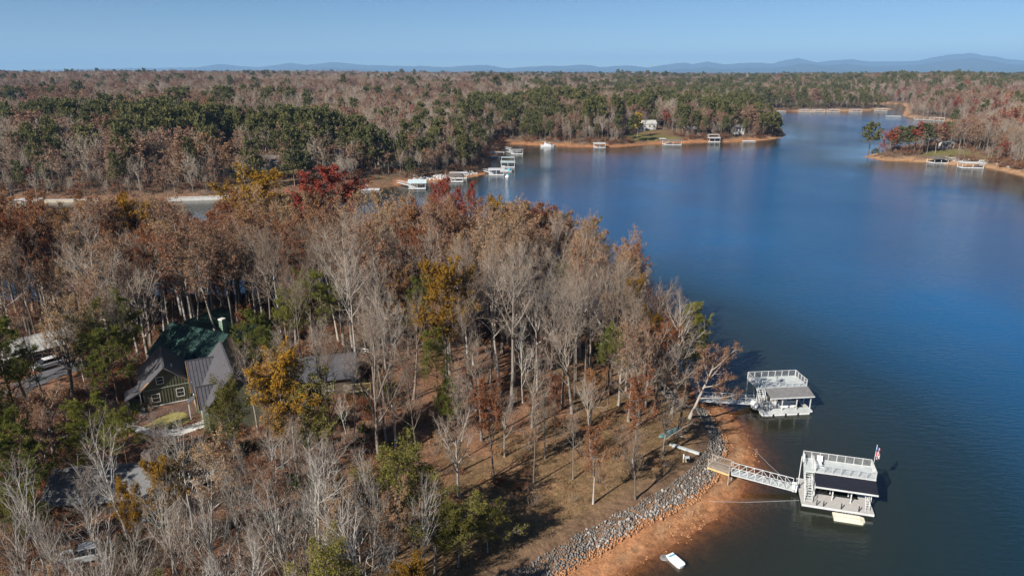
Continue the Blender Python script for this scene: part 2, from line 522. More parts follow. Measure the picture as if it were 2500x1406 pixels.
w3 = noise(nt, 3.4, 3, vec=mp.outputs[0], rough=0.6)
w1 = math_(nt, 'ADD', w1, math_(nt, 'MULTIPLY', w3, 0.30))
hgt = math_(nt, 'MULTIPLY', w1, math_(nt, 'MAXIMUM', math_(nt, 'SUBTRACT', math_(nt, 'MULTIPLY', w2, 3.0), 0.75), 0.12))
ow = nt.nodes.new('ShaderNodeAttribute'); ow.attribute_name = 'open_water'
hgt = math_(nt, 'MULTIPLY', hgt, math_(nt, 'ADD', math_(nt, 'MULTIPLY', ow.outputs['Fac'], 0.85), 0.15))
bn = nt.nodes.new('ShaderNodeBump'); bn.inputs['Strength'].default_value = 1.0; bn.inputs['Distance'].default_value = 0.3
nt.links.new(hgt, bn.inputs['Height'])
fr = nt.nodes.new('ShaderNodeFresnel'); fr.inputs['IOR'].default_value = 1.5
nt.links.new(bn.outputs[0], fr.inputs['Normal'])
gl = nt.nodes.new('ShaderNodeBsdfGlossy'); gl.inputs['Roughness'].default_value = 0.06
gl.inputs['Color'].default_value = (1, 1, 1, 1)
nt.links.new(bn.outputs[0], gl.inputs['Normal'])
dif = nt.nodes.new('ShaderNodeBsdfDiffuse')
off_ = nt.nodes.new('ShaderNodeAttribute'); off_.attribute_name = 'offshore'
nt.links.new(ramp(nt, [(0.0, (.022, .024, .015)), (0.12, (.014, .024, .022)), (0.3, (.008, .025, .034)), (0.6, (.005, .053, .118)), (1.0, (.003, .088, .225))], off_.outputs['Fac']), dif.inputs['Color'])  # silty by the shore; offshore blue also carries sky reflection put into the colour
tr = nt.nodes.new('ShaderNodeBsdfTransparent'); tr.inputs['Color'].default_value = (.93, .86, .72, 1)
clear = math_(nt, 'EXPONENT', math_(nt, 'MULTIPLY', at.outputs['Fac'], -3.3))
mb = nt.nodes.new('ShaderNodeMixShader')
nt.links.new(clear, mb.inputs[0]); nt.links.new(dif.outputs[0], mb.inputs[1]); nt.links.new(tr.outputs[0], mb.inputs[2])
mx = nt.nodes.new('ShaderNodeMixShader')
geo = nt.nodes.new('ShaderNodeNewGeometry')      # seen from below the surface lets the light through
nt.links.new(math_(nt, 'MULTIPLY', fr.outputs[0], math_(nt, 'SUBTRACT', 1.0, math_(nt, 'MULTIPLY', geo.outputs['Backfacing'], 0.95))), mx.inputs[0]); nt.links.new(mb.outputs[0], mx.inputs[1]); nt.links.new(gl.outputs[0], mx.inputs[2])
nt.links.new(mx.outputs[0], out.inputs[0])
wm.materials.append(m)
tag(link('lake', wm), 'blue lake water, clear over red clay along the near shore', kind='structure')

# mountain range on the horizon
RIDGE = [(-600, 172), (0, 176), (250, 171), (400, 168), (520, 167), (600, 161), (640, 163), (690, 165), (760, 158), (800, 161), (850, 156), (920, 160), (1000, 164), (1080, 165),
         (1200, 162), (1240, 168), (1310, 164), (1400, 161), (1440, 166), (1500, 162), (1560, 166), (1630, 157), (1650, 160), (1680, 154), (1720, 160),
         (1770, 157), (1830, 158), (1885, 147), (1925, 155), (2000, 149), (2050, 156), (2130, 152), (2200, 143), (2260, 136), (2330, 147), (2390, 152),
         (2425, 143), (2500, 139), (2700, 150), (3300, 160)]
def make_range(name, dist, dy, seed, label):
    xs = np.array([a for a, _ in RIDGE], float); ys = np.array([b_ for _, b_ in RIDGE], float)
    cols = np.linspace(-600, 3300, 520)
    ry = np.interp(cols, xs, ys)
    ry = 176 - (176 - ry) * 1.18 + dy + 2.2 * wav(cols, cols * 0, 75, seed) + 1.3 * wav(cols, cols * 0, 30, seed + 1)
    X = (cols - 1250) / FPX * dist / CP
    crest = np.maximum(CAM_H + (174 - ry) / (FPX / CP ** 2) * dist, 8)
    prof = np.array([-4200, -3300, -2500, -1800, -1200, -700, -300, 0, 500, 1400, 2600])
    ph = np.array([0.0, .10, .26, .40, .58, .76, .92, 1.0, .85, .5, 0.0])
    V = []
    for k, (o, hh) in enumerate(zip(prof, ph)):
        spur = 1 + 0.16 * wav(X, X * 0 + o * 1.3, 2600, seed + 5) * (1 - abs(2 * hh - 1)) * 2
        V.append(np.stack([X + 200 * wav(X, X * 0 + o, 3000, seed + 9), np.full_like(X, dist + o) + 300 * wav(X, X * 0, 4000, seed + 3), crest * hh * spur - 6], -1))
    V = np.array(V)
    n0, n1_ = V.shape[:2]
    ii = np.arange(n0 * n1_).reshape(n0, n1_)
    q = np.stack([ii[:-1, :-1], ii[:-1, 1:], ii[1:, 1:], ii[1:, :-1]], -1).reshape(-1, 4)
    me = npmesh(name, V.reshape(-1, 3), [q], [M['mountain']], smooth=True)
    tag(link(name, me), label, kind='structure')
m, nt, b = nodes_of('mountain')
f = noise(nt, 0.004, 6, rough=0.65)
nt.links.new(ramp(nt, [(0.3, (.035, .035, .028)), (0.7, (.075, .06, .045))], f), b.inputs['Base Color'])
b.inputs['Roughness'].default_value = 1.0; b.inputs['Specular IOR Level'].default_value = 0.0
M['mountain'] = m
make_range('mountain_range', 24000, 0, 31, 'long blue mountain range on the horizon')
make_range('mountain_range', 19000, 12, 47, 'low foothills in front of the blue mountain range')
# ------------------------------------------------------------------ tree meshes
def nrm(a):
    return a / np.maximum(np.linalg.norm(a, axis=-1, keepdims=True), 1e-9)

def frames(t):
    up = np.where(np.abs(t[..., 2:3]) < 0.9, np.array([0, 0, 1.0]), np.array([0, 1.0, 0]))
    s = nrm(np.cross(t, up))
    return s, np.cross(s, t)

def sprout(rs, P, Rr, m, t0, t1, ang, ratio, k, up=0.1, wob=0.12, rr=0.02, shape=0.5, asd=0.2):
    N, kp, _ = P.shape
    t = (np.arange(m) + rs.rand(N, m)) / m * (t1 - t0) + t0
    fi = np.clip(t * (kp - 1), 0, kp - 1.001); i = fi.astype(int); fr = (fi - i)[..., None]
    ar = np.arange(N)[:, None]
    pos = P[ar, i] * (1 - fr) + P[ar, i + 1] * fr
    tan = nrm(P[ar, i + 1] - P[ar, i])
    rp = Rr[ar, i] * (1 - fr[..., 0]) + Rr[ar, i + 1] * fr[..., 0]
    a1, a2 = frames(tan)
    az = np.arange(m)[None] * 2.39996 + rs.rand(N, 1) * 6.28 + rs.randn(N, m) * 0.35
    an = ang + rs.randn(N, m) * asd
    d = tan * np.cos(an)[..., None] + (a1 * np.cos(az)[..., None] + a2 * np.sin(az)[..., None]) * np.sin(an)[..., None]
    L = np.linalg.norm(np.diff(P, axis=1), axis=-1).sum(1)[:, None]
    tn = (t - t0) / max(t1 - t0, 1e-6)
    ln = L * ratio * (1 - shape * tn) * rs.uniform(0.7, 1.25, (N, m))
    pos = pos.reshape(-1, 3); d = d.reshape(-1, 3); ln = ln.reshape(-1); rp = rp.reshape(-1)
    out = [pos]
    for q in range(1, k):
        d = nrm(d + np.array([0, 0, up]) + rs.randn(*d.shape) * wob)
        out.append(out[-1] + d * (ln / (k - 1))[:, None])
    P2 = np.stack(out, 1)
    r0 = np.minimum(rp * 0.75, rr * ln + 0.006)
    R2 = r0[:, None] * np.linspace(1, 0.3, k)[None]
    return P2, R2

def tubes(P, Rr, n):
    N, k, _ = P.shape
    t = np.empty_like(P); t[:, 1:-1] = P[:, 2:] - P[:, :-2]; t[:, 0] = P[:, 1] - P[:, 0]; t[:, -1] = P[:, -1] - P[:, -2]
    a1, a2 = frames(nrm(t))
    an = np.arange(n) * 2 * math.pi / n
    V = P[:, :, None] + Rr[:, :, None, None] * (a1[:, :, None] * np.cos(an)[:, None] + a2[:, :, None] * np.sin(an)[:, None])
    ii = np.arange(N * k * n).reshape(N, k, n)
    jj = np.roll(ii, -1, 2)
    F = np.stack([ii[:, :-1], jj[:, :-1], jj[:, 1:], ii[:, 1:]], -1).reshape(-1, 4)
    return V.reshape(-1, 3), F

def spikes(P, Rr):
    """three sided needles from the first to the last point of each chain"""
    a = P[:, 0]; b_ = P[:, -1]; N = len(a)
    a1, a2 = frames(nrm(b_ - a))
    an = np.arange(3) * 2 * math.pi / 3
    V = np.empty((N, 4, 3))
    V[:, :3] = a[:, None] + Rr[:, :1, None] * (a1[:, None] * np.cos(an)[:, None] + a2[:, None] * np.sin(an)[:, None])
    V[:, 3] = b_
    ii = np.arange(N)[:, None] * 4
    F = np.stack([np.concatenate([ii + j, ii + (j + 1) % 3, ii + 3], 1) for j in range(3)], 1).reshape(-1, 3)
    return V.reshape(-1, 3), F

def leaves(rs, C, size, aspect=0.65, flat=0.35):
    N = len(C)
    n = rs.randn(N, 3); n[:, 2] += flat * np.sign(n[:, 2]); n = nrm(n)
    a1, a2 = frames(n)
    th = rs.rand(N, 1) * 6.28
    u = a1 * np.cos(th) + a2 * np.sin(th); v = np.cross(n, u)
    sz = (size * rs.uniform(0.6, 1.35, N))[:, None]
    V = np.stack([C + u * sz, C + v * sz * aspect + n * sz * 0.15, C - u * sz, C - v * sz * aspect + n * sz * 0.15], 1)
    return V.reshape(-1, 3), np.arange(N * 4).reshape(-1, 4)

class TM:
    def __init__(self): self.V = []; self.F = []; self.M = []; self.n = 0
    def add(self, VF, mi):
        V, F = VF
        self.V.append(V); self.F.append(F + self.n); self.M.append(np.full(len(F), mi)); self.n += len(V)
    def mesh(self, name, mats, smooth=False):
        order = sorted(range(len(self.F)), key=lambda i: self.F[i].shape[1])
        return npmesh(name, np.concatenate(self.V), [self.F[i] for i in order], mats, np.concatenate([self.M[i] for i in order]), smooth)

def trunk_chain(rs, H, r0, k=9, lean=0.03, top=0.12, bend=0.035):
    z = np.linspace(0, 1, k)
    off = np.cumsum(rs.randn(k, 2) * bend * H / k, 0); off[0] = 0
    off += np.outer(z, rs.randn(2) * lean * H)
    P = np.concatenate([off, (z * H)[:, None]], 1)[None]
    P[0, 0, 2] = -0.5
    rad = r0 * (1 - (1 - top) * z ** 0.8); rad[0] = r0 * 1.35
    return P, rad[None]

def broadleaf(seed, H=20, r0=0.27, base=0.42, limbs=16, limb_ratio=0.42, ang=0.75, up=0.10, nb=8, nt_=7, ns=5, leaf=None, nleaf=0, lsize=0.2,
              bark='bark_pale', lean=0.03, lite=False, twigm='twig', twr=1.0, leader=True, topleaf=False, limbw=1.0):
    rs = np.random.RandomState(seed)
    if not lite and H > 17: r0 *= 1.22
    P, Rr = trunk_chain(rs, H * (0.93 if leader else 0.62), r0, 9, lean, 0.10 if leader else 0.45)
    t = TM(); c = TM()
    t.add(tubes(P, Rr, 8 if not lite else 5), 0)
    L1, R1 = sprout(rs, P, Rr, limbs, base, 0.98, ang, limb_ratio, 6, up, 0.10, 0.020 * limbw, 0.45 if leader else 0.1)
    t.add(tubes(L1, R1, 5 if not lite else 3), 0)
    L2, R2 = sprout(rs, L1, R1, nb, 0.22, 1.0, 0.72, 0.42, 4, 0.10, 0.13, 0.014 * limbw, 0.4)
    if not lite:
        t.add(tubes(L2, R2, 4), 0)
        L3, R3 = sprout(rs, L2, R2, nt_, 0.15, 1.0, 0.70, 0.48, 3, 0.07, 0.16, 0.0105 * twr, 0.35)
        c.add(tubes(L3, R3, 3), 0)
        if ns:
            L4, R4 = sprout(rs, L3, R3 * 0.8, ns, 0.1, 1.0, 0.65, 0.62, 2, 0.05, 0.1, 0.011 * twr, 0.3)
            R4 = np.maximum(R4, 0.0065 * twr)
            c.add(spikes(L4, R4), 0)
    else:
        t.add(spikes(L2, R2 * 1.3 + 0.02), 0)
        L3, R3 = sprout(rs, L2, R2, nt_, 0.1, 1.0, 0.75, 0.6, 3, 0.05, 0.2, 0.02, 0.3)
        c.add(spikes(L3, np.maximum(R3, 0.035 * twr)), 0)
    if nleaf:
        n = len(L3); w = np.ones(n)
        if topleaf:
            w = np.clip((L3[:, 0, 2] / H - 0.5) * 3, 0.02, 1) ** 2
        # leave whole sprays bare so that gaps stay in the crown
        spray = np.random.RandomState(seed + 7).rand(len(L2)) ** 0.6
        w = w * np.repeat(spray, n // len(L2)); w /= w.sum()
        k = rs.choice(n, nleaf, p=w)
        f = rs.rand(nleaf, 1) ** 0.7
        C = L3[k, 0] * (1 - f) + L3[k, -1] * f + rs.randn(nleaf, 3) * (0.16 if not lite else 0.32)
        c.add(leaves(rs, C, lsize), 1)
    mats = [M[bark]]; cm = [M[twigm]] + ([M[leaf]] if nleaf else [])
    return t.mesh('trunk', mats, True), c.mesh('crown', cm)

def pine(seed, H=21, r0=0.26, base=0.5, limbs=26, spread=0.24, tufts=6, blades=15, lite=False, needle='needle', blen=0.36):
    rs = np.random.RandomState(seed)
    P, Rr = trunk_chain(rs, H, r0, 9, 0.02, 0.12, 0.02)
    t = TM(); c = TM()
    t.add(tubes(P, Rr, 8 if not lite else 5), 0)
    L1, R1 = sprout(rs, P, Rr, limbs, base, 0.985, 1.25, spread, 5, 0.10, 0.10, 0.018, 0.55)
    t.add(tubes(L1, R1, 4 if not lite else 3), 0)
    L2, R2 = sprout(rs, L1, R1, tufts, 0.3, 1.0, 0.8, 0.42, 3, 0.12, 0.15, 0.013, 0.3)
    if not lite:
        t.add(tubes(L2, R2, 3), 0)
        L3, R3 = sprout(rs, L2, R2, 4, 0.25, 1.0, 0.7, 0.55, 2, 0.15, 0.15, 0.012, 0.3)
        ends = np.concatenate([L3[:, -1], L2[:, -1], (L3[:, 0] + L3[:, -1]) / 2])
        dirs = np.concatenate([nrm(L3[:, -1] - L3[:, 0]), nrm(L2[:, -1] - L2[:, 0]), nrm(L3[:, -1] - L3[:, 0])])
    else:
        ends = np.concatenate([L2[:, -1], L2[:, 1]]); dirs = np.concatenate([nrm(L2[:, -1] - L2[:, 0])] * 2)
    n = len(ends)
    d = nrm(rs.randn(n, blades, 3) + 0.9 * dirs[:, None] + np.array([0, 0, 0.5])).reshape(-1, 3)
    o = np.repeat(ends, blades, 0) + rs.randn(n * blades, 3) * (0.05 if not lite else 0.25)
    ln = blen * rs.uniform(0.7, 1.3, (len(o), 1))
    s_, u_ = frames(d); th = rs.rand(len(o), 1) * 6.28
    w = (s_ * np.cos(th) + u_ * np.sin(th)) * ln * (0.085 if not lite else 0.42)
    V = np.stack([o - d * ln * 0.1, o + d * ln * 0.5 + w, o + d * ln, o + d * ln * 0.5 - w], 1).reshape(-1, 3)
    c.add((V, np.arange(len(o) * 4).reshape(-1, 4)), 0)
    return t.mesh('trunk', [M['bark_pine']], True), c.mesh('crown', [M[needle]])

def shrub(seed, H=2.5, leaf='shrub', n=1500, lsize=0.13, twigs=True):
    rs = np.random.RandomState(seed)
    k = 7
    P = np.zeros((k, 4, 3)); d = nrm(np.concatenate([rs.randn(k, 2) * 0.55, np.ones((k, 1))], 1))
    p = np.concatenate([rs.randn(k, 2) * 0.15, np.full((k, 1), -0.15)], 1)
    for q in range(4):
        P[:, q] = p; d = nrm(d + rs.randn(k, 3) * 0.15); p = p + d * H / 3.4
    Rr = np.full((k, 1), 0.03) * np.linspace(1, 0.3, 4)[None]
    t = TM(); c = TM()
    t.add(tubes(P, Rr, 4), 0)
    L2, R2 = sprout(rs, P, Rr, 7, 0.2, 1.0, 0.7, 0.42, 3, 0.08, 0.2, 0.012)
    c.add(tubes(L2, R2, 3), 0)
    L3, R3 = sprout(rs, L2, R2, 6, 0.1, 1.0, 0.7, 0.5, 2, 0.03, 0.2, 0.012)
    c.add(spikes(L3, np.maximum(R3, 0.006)), 0)
    if n:
        i = rs.randint(0, len(L3), n); f = rs.rand(n, 1)
        C = L3[i, 0] * (1 - f) + L3[i, -1] * f + rs.randn(n, 3) * 0.10
        C[:, 2] = np.maximum(C[:, 2], 0.05)
        c.add(leaves(rs, C, lsize), 1)
    return t.mesh('stem', [M['bark_dark']]), c.mesh('foliage', [M['twig']] + ([M[leaf]] if n else []))

KIND = {}
def reg(kind, H, *pairs):
    KIND[kind] = (H, pairs)
reg('bare_tall', 22, broadleaf(1, 22, .27, .45, 15, .34, .62, .12, 8, 7, 5), broadleaf(2, 22, .25, .50, 14, .36, .58, .14, 8, 7, 5, bark='bark_dark'), broadleaf(3, 22, .26, .42, 17, .32, .70, .11, 8, 7, 5, bark='bark_dark'), broadleaf(41, 22, .22, .55, 12, .36, .60, .13, 8, 7, 5, lean=.05))
reg('bare_spread', 18, broadleaf(4, 18, .26, .35, 9, .62, .62, .13, 9, 8, 5, leader=False), broadleaf(5, 18, .25, .40, 8, .66, .58, .15, 9, 8, 5, leader=False), broadleaf(6, 18, .26, .33, 10, .58, .68, .12, 9, 8, 5, leader=False, bark='bark_dark'))
reg('bare_small', 13, broadleaf(7, 13, .15, .22, 17, .46, .55, .12, 7, 4, 3, limbw=1.55, bark='bark_white', twigm='twig_pale'), broadleaf(8, 13, .14, .20, 15, .50, .52, .14, 7, 4, 3, limbw=1.55, bark='bark_white', twigm='twig_pale'), broadleaf(9, 13, .16, .24, 17, .48, .60, .10, 7, 4, 3, limbw=1.55, bark='bark_white', twigm='twig_pale'))
reg('russet', 21, broadleaf(11, 21, .26, .42, 13, .40, .68, .12, 8, 6, 3, 'leaf_russet', 9000, .13, bark='bark_dark'), broadleaf(12, 21, .28, .45, 9, .50, .62, .12, 8, 7, 3, 'leaf_russet', 10500, .13, bark='bark_dark', leader=False), broadleaf(13, 21, .24, .40, 14, .38, .72, .10, 8, 6, 3, 'leaf_russet', 7500, .135, bark='bark_pale'))
reg('tan', 20, broadleaf(14, 20, .25, .42, 14, .38, .66, .12, 8, 6, 4, 'leaf_tan', 5600, .12), broadleaf(15, 20, .27, .40, 9, .52, .64, .13, 8, 7, 4, 'leaf_tan', 7000, .12, leader=False), broadleaf(16, 20, .24, .46, 13, .40, .62, .14, 8, 6, 4, 'leaf_tan', 4400, .12))
reg('red', 20, broadleaf(17, 20, .26, .40, 15, .38, .70, .12, 9, 7, 2, 'leaf_red', 19000, .125, bark='bark_dark'))
reg('gold', 18, broadleaf(18, 18, .25, .30, 16, .44, .80, .10, 9, 7, 2, 'leaf_gold', 17000, .125, bark='bark_dark'))
reg('olive', 11, broadleaf(19, 11, .13, .22, 18, .46, .70, .08, 8, 6, 3, 'leaf_olive', 11000, .085), broadleaf(20, 11, .14, .25, 16, .50, .66, .10, 8, 6, 3, 'leaf_olive', 9500, .085))
reg('pine', 21, pine(21), pine(22, base=.42, limbs=30, spread=.26), pine(23, base=.58, limbs=22, spread=.25))
reg('pine_full', 15, pine(24, 15, .22, .22, 36, .32, 6, 15), pine(25, 15, .2, .3, 32, .34, 6, 15))
reg('holly', 3.2, shrub(31, 3.2), shrub(32, 3.2))
reg('bare_shrub', 2.6, shrub(33, 2.6, n=0), shrub(34, 2.6, n=0))
reg('brown_shrub', 2.6, shrub(35, 2.6, 'leaf_russet', 420, .11), shrub(36, 2.6, 'leaf_tan', 350, .11))
NAMES = {'bare_tall': 'bare_tree', 'bare_spread': 'bare_tree', 'bare_small': 'bare_tree', 'russet': 'russet_tree', 'tan': 'tan_leaved_tree', 'red': 'red_tree',
         'gold': 'golden_tree', 'olive': 'olive_leaved_tree', 'pine': 'pine_tree', 'pine_full': 'pine_tree', 'holly': 'evergreen_shrub', 'bare_shrub': 'bare_shrub', 'brown_shrub': 'brown_shrub'}
CATS = {'evergreen_shrub': 'shrub', 'bare_shrub': 'shrub', 'brown_shrub': 'shrub'}
rng = random.Random(7)
TREES = []     # (x, y, radius)
def plant(kind, x, y, H=None, label=None, group=None, variant=None, wide=1.0, rz=None, tilt=(0, 0), z=None):
    H0, pairs = KIND[kind]
    H = H or H0
    tm, cm = pairs[(variant if variant is not None else rng.randrange(len(pairs))) % len(pairs)]
    nm = NAMES[kind]
    e = empty(nm, (x, y, hz(x, y) if z is None else z), rng.uniform(0, 6.28) if rz is None else rz)
    s_ = H / H0
    if nm in ('bare_tree', 'russet_tree', 'tan_leaved_tree'): wide *= .96
    if tilt == (0, 0) and not nm.endswith('shrub'): tilt = (rng.gauss(0, .045), rng.gauss(0, .045)) if kind != 'bare_small' else (rng.gauss(0, .09), rng.gauss(0, .09))
    e.scale = (s_ * wide, s_ * wide, s_)
    e.rotation_euler = (tilt[0], tilt[1], e.rotation_euler.z)
    sh = nm.endswith('shrub')
    link('stem' if sh else 'trunk', tm, e); link('foliage' if sh else 'crown', cm, e)
    tag(e, label, CATS.get(nm, 'tree'), group)
    TREES.append((x, y))
    return e
# ------------------------------------------------------------------ trees of the near point
def tb(kind, px, py, H, label, **kw):
    p = T(px, py)
    return plant(kind, p.x, p.y, H, label, **kw)

def tt_(kind, px, py, Y, label, **kw):
    p = at_top(px, py, Y)
    g = hz(p.x, p.y)
    return plant(kind, p.x, p.y, max(p.z - g, 2.0), label, **kw)

# open slope, trunks in full view
tb('bare_tall', 1249, 992, 22.5, 'tall pale bare tree with straight trunk in the middle of the open slope', variant=0)
tb('bare_tall', 1156, 966, 21.5, 'tall bare tree with forked upright crown left of the open slope', variant=1)
tb('bare_small', 1276, 984, 12, 'thin bare tree right beside the tall pale one on the slope', variant=1, wide=.7)
tb('tan', 1100, 884, 20, 'tan leaved tree at the upper left corner of the open slope')
tb('bare_tall', 1142, 872, 19, 'slender bare tree at the top of the open slope')
tb('bare_tall', 1205, 818, 20, 'bare tree standing at the back edge of the open slope')
tb('bare_tall', 1300, 870, 19, 'bare tree in the middle of the sunlit shadow-striped slope', wide=.8)
tb('bare_spread', 1345, 930, 17, 'bare spreading tree with crossing white limbs above the slope', wide=.8)
tb('bare_small', 1322, 900, 13, 'small thin bare tree among the shadow stripes', wide=.7)
tb('bare_tall', 1330, 1120, 10, 'short tree with brown lower trunk low on the slope', variant=0, wide=.75)
tb('russet', 1356, 1085, 9.5, 'small russet tree uphill of the short brown trunked tree', wide=.6)
tb('russet', 1440, 1046, 10, 'small reddish tree in the centre of the lower slope', wide=.9)
tb('bare_tall', 1402, 975, 17, 'bare tree just left of the green pine on the slope', wide=.8)
tb('bare_tall', 1428, 968, 18, 'slim bare tree left of and behind the slope pine', wide=.8)
tb('pine', 1482, 1003, 12.5, 'green pine standing alone at the middle of the slope', variant=2, wide=.75)
tb('bare_tall', 1372, 1000, 18.5, 'pale bare tree with fan of white limbs on the slope')
tb('bare_spread', 1395, 1010, 16, 'white limbed bare tree with broad fan crown over the slope', wide=.9)
tb('russet', 1448, 1232, 9.5, 'thin tree with few reddish leaves nearest the stone bank')
tb('bare_spread', 1551, 1221, 10.5, 'small bare tree with white trunk beside the stone bank', variant=2, wide=.75)
tb('bare_spread', 1618, 1115, 10, 'thin dark trunked tree with dense grey twigs by the shore', variant=0)
tb('bare_spread', 1560, 1040, 13, 'wide bare tree with arching grey limbs near the far gangway', wide=1.0)
tb('bare_spread', 1640, 1010, 12.5, 'low bare tree with drooping grey limbs beside the far gangway', wide=1.1)
tb('tan', 1534, 1028, 14, 'tan leaved tree behind the wide bare shore tree')
tb('russet', 1600, 985, 15, 'russet tree leaning over the shore left of the far gangway')
tb('tan', 1683, 1022, 13.5, 'tan leaved tree leaning out over the water above the far gangway', variant=1, wide=1.15, tilt=(0.02, 0.30), rz=0)
tb('bare_spread', 925, 1131, 21, 'large tree with thick white trunk on the sunlit leaf slope', variant=2, wide=.75)
tb('bare_tall', 967, 1092, 20, 'grey bare tree just right of the thick white trunk', wide=.8)
tb('bare_tall', 944, 1086, 19, 'dark trunked bare tree behind the thick white trunk', wide=.7)
tb('bare_tall', 866, 1122, 15.5, 'thin speckled bare tree left of the thick white trunk', wide=.6)
tb('bare_tall', 822, 1142, 17, 'thin bare tree at the lower edge of the leaf slope', wide=.6)
tb('bare_tall', 788, 1120, 18, 'bare tree in front of the dark roofed house', wide=.7)
tb('bare_tall', 723, 1135, 17.5, 'twin stemmed bare tree left of the dark roofed house', wide=.7)
tb('bare_tall', 735, 1140, 16, 'slender bare tree right against the twin stemmed one', wide=.6)
tb('pine', 1072, 1010, 12, 'dark green pine at the left edge of the open slope', variant=1, wide=.85)
tb('pine_full', 1095, 1062, 8, 'low bushy pine on the left side of the slope', variant=0, wide=.8)
tb('olive', 1008, 1345, 11, 'yellow green leafy tree at the bottom centre', variant=0, wide=1.25)
tb('olive', 1120, 1385, 7, 'low olive shrubby tree by the shaded stone bank', variant=1, wide=1.4)
tb('olive', 1190, 1350, 5, 'low olive bush in the shade above the stone bank', variant=0, wide=1.6)
tb('olive', 1060, 1400, 7.5, 'olive leaved bushy tree at the bottom edge of the picture', variant=1, wide=1.2)
tb('bare_tall', 1030, 1180, 17, 'bare white tree with steep limbs behind the yellow green tree', wide=.7)
tt_('gold', 985, 1385, 47, 'orange leaved treetop at the bottom edge', wide=.8)

# trees round the houses
tt_('pine_full', 255, 812, 86, 'large round olive pine left of the grey roofed house', variant=1, wide=1.0)
tt_('pine_full', 205, 985, 68, 'bright green pine below and left of the grey roofed house', variant=0, wide=1.0)
tt_('pine_full', 20, 1070, 60, 'dark shaded pine at the left edge of the picture', variant=0, wide=1.1)
tt_('pine', 285, 1010, 66, 'tall pine with bare trunk in front of the asphalt roof', variant=2, wide=.9)
tt_('pine', 765, 676, 101, 'tallest pine, with full green crown right of the chimney', variant=1, wide=1.15)
tt_('pine', 690, 715, 99, 'pine left of the tallest pine', variant=0, wide=1.0)
tt_('pine_full', 612, 770, 93, 'bushy pine right against the green roofed house', variant=1, wide=1.0)
tt_('pine', 1040, 690, 100, 'light green pine at the centre of the picture', variant=2, wide=.9)
tt_('pine', 1392, 655, 112, 'yellow green pine among bare trees right of centre', variant=2, wide=.7)
tt_('pine_full', 1690, 752, 100, 'dark pine at the water edge beyond the far gangway', variant=0, wide=.75)
tt_('pine', 1440, 558, 137, 'pine top at the right end of the treeline', variant=1)
tt_('pine', 1345, 528, 143, 'pine top behind the orange tree on the treeline', variant=0)
tt_('pine', 1235, 512, 147, 'pine top on the treeline left of two bare trees', variant=2)
tt_('red', 815, 443, 144, 'large crimson tree at the back of the near wood', wide=1.45)
tt_('red', 770, 490, 144, 'smaller crimson crown left of the large crimson tree', wide=.8)
tt_('gold', 635, 447, 146, 'golden orange oak at the back of the near wood', wide=1.4)
tt_('red', 1090, 472, 147, 'red tree on the treeline beside the lake', wide=.8)
tt_('red', 1128, 482, 145, 'second red tree on the treeline, nearer the lake', wide=.7)
tt_('gold', 1335, 545, 139, 'orange tree on the treeline before the open lake', wide=.9)
tt_('gold', 1180, 565, 128, 'golden brown tree in the wood left of the forked bare tree', wide=.9)
tt_('bare_tall', 1305, 503, 147, 'left of two bare trees standing up against the lake')
tt_('bare_tall', 1335, 512, 146, 'right of two bare trees standing up against the lake', wide=.8)
tt_('gold', 660, 880, 70, 'mustard leaved tree in front of the grey roofed house', wide=1.0)
tt_('olive', 548, 955, 72, 'brownish leafy tree at the corner of the grey roofed house', variant=0, wide=.9)
tt_('olive', 735, 935, 70, 'mustard green tree right of the large mustard one', variant=1)
tt_('gold', 405, 1118, 56, 'bright orange tree in front of the asphalt roof', wide=.7)
tt_('gold', 320, 1175, 55, 'yellow leaved tree left of the bright orange one', wide=.55)
tt_('tan', 85, 918, 72, 'tan oak with round crown at the left edge', wide=1.3, variant=1)
tt_('gold', 1590, 770, 96, 'golden brown tree near the lake at right of the wood', wide=.75)
tt_('gold', 1540, 690, 104, 'ochre tree above the golden one near the lake', wide=.6)
tt_('russet', 560, 560, 128, 'rust red tree left of the crimson tree', wide=1.2)
tt_('russet', 530, 655, 118, 'orange rust tree behind the green roof', wide=1.1)
tt_('russet', 590, 735, 106, 'rust red tree just behind the chimney', wide=.9)
tt_('bare_spread', 125, 730, 88, 'dark bare tree in front of the long pale roof', variant=0)
tt_('bare_small', 745, 1130, 52, 'white barked bare tree at bottom, second left of the yellow green tree', variant=2)
tt_('bare_small', 690, 1200, 50, 'white branching bare tree left of the white barked one', variant=0)
tt_('bare_small', 590, 1170, 53, 'bare tree with spreading pale limbs below the deck railing', variant=1)
tt_('bare_small', 880, 1190, 49, 'leaning grey bare tree left of the yellow green tree', variant=2, tilt=(0, .18))

HOUSE_SPOTS = [(-43, 84, 8.5), (-38.5, 84, 6), (-47, 97, 10), (-40, 95, 7), (-76, 99, 9), (-84, 95, 9), (-70, 96, 7), (-28, 88, 6.5), (-43, 62, 5.5), (-46, 76, 6), (-52, 76, 5)]
SEEN = [(325, 845, 585, 1050), (345, 765, 580, 880), (150, 1090, 350, 1230), (800, 840, 965, 905), (835, 950, 915, 1110), (1560, 1090, 2200, 1400), (1690, 950, 1850, 1000)]
def hides(x, y, H):
    """would a tree here stand in front of something the photograph shows in the open"""
    g = hz(x, y)
    def pj(z):
        Zc = y * CP + (CAM_H - z) * SP
        return 1250 + FPX * x / Zc, 703 + FPX * ((CAM_H - z) * CP - y * SP) / Zc, Zc
    bx_, by_, Zc = pj(g); tx_, ty_, _ = pj(g + H)
    w = (.2 * H + .5) * FPX / Zc
    for (a, b_, c, d) in SEEN:
        if tx_ + w > a and tx_ - w < c and by_ > b_ + 8 and ty_ < d and by_ > d - 12: return True
    return False
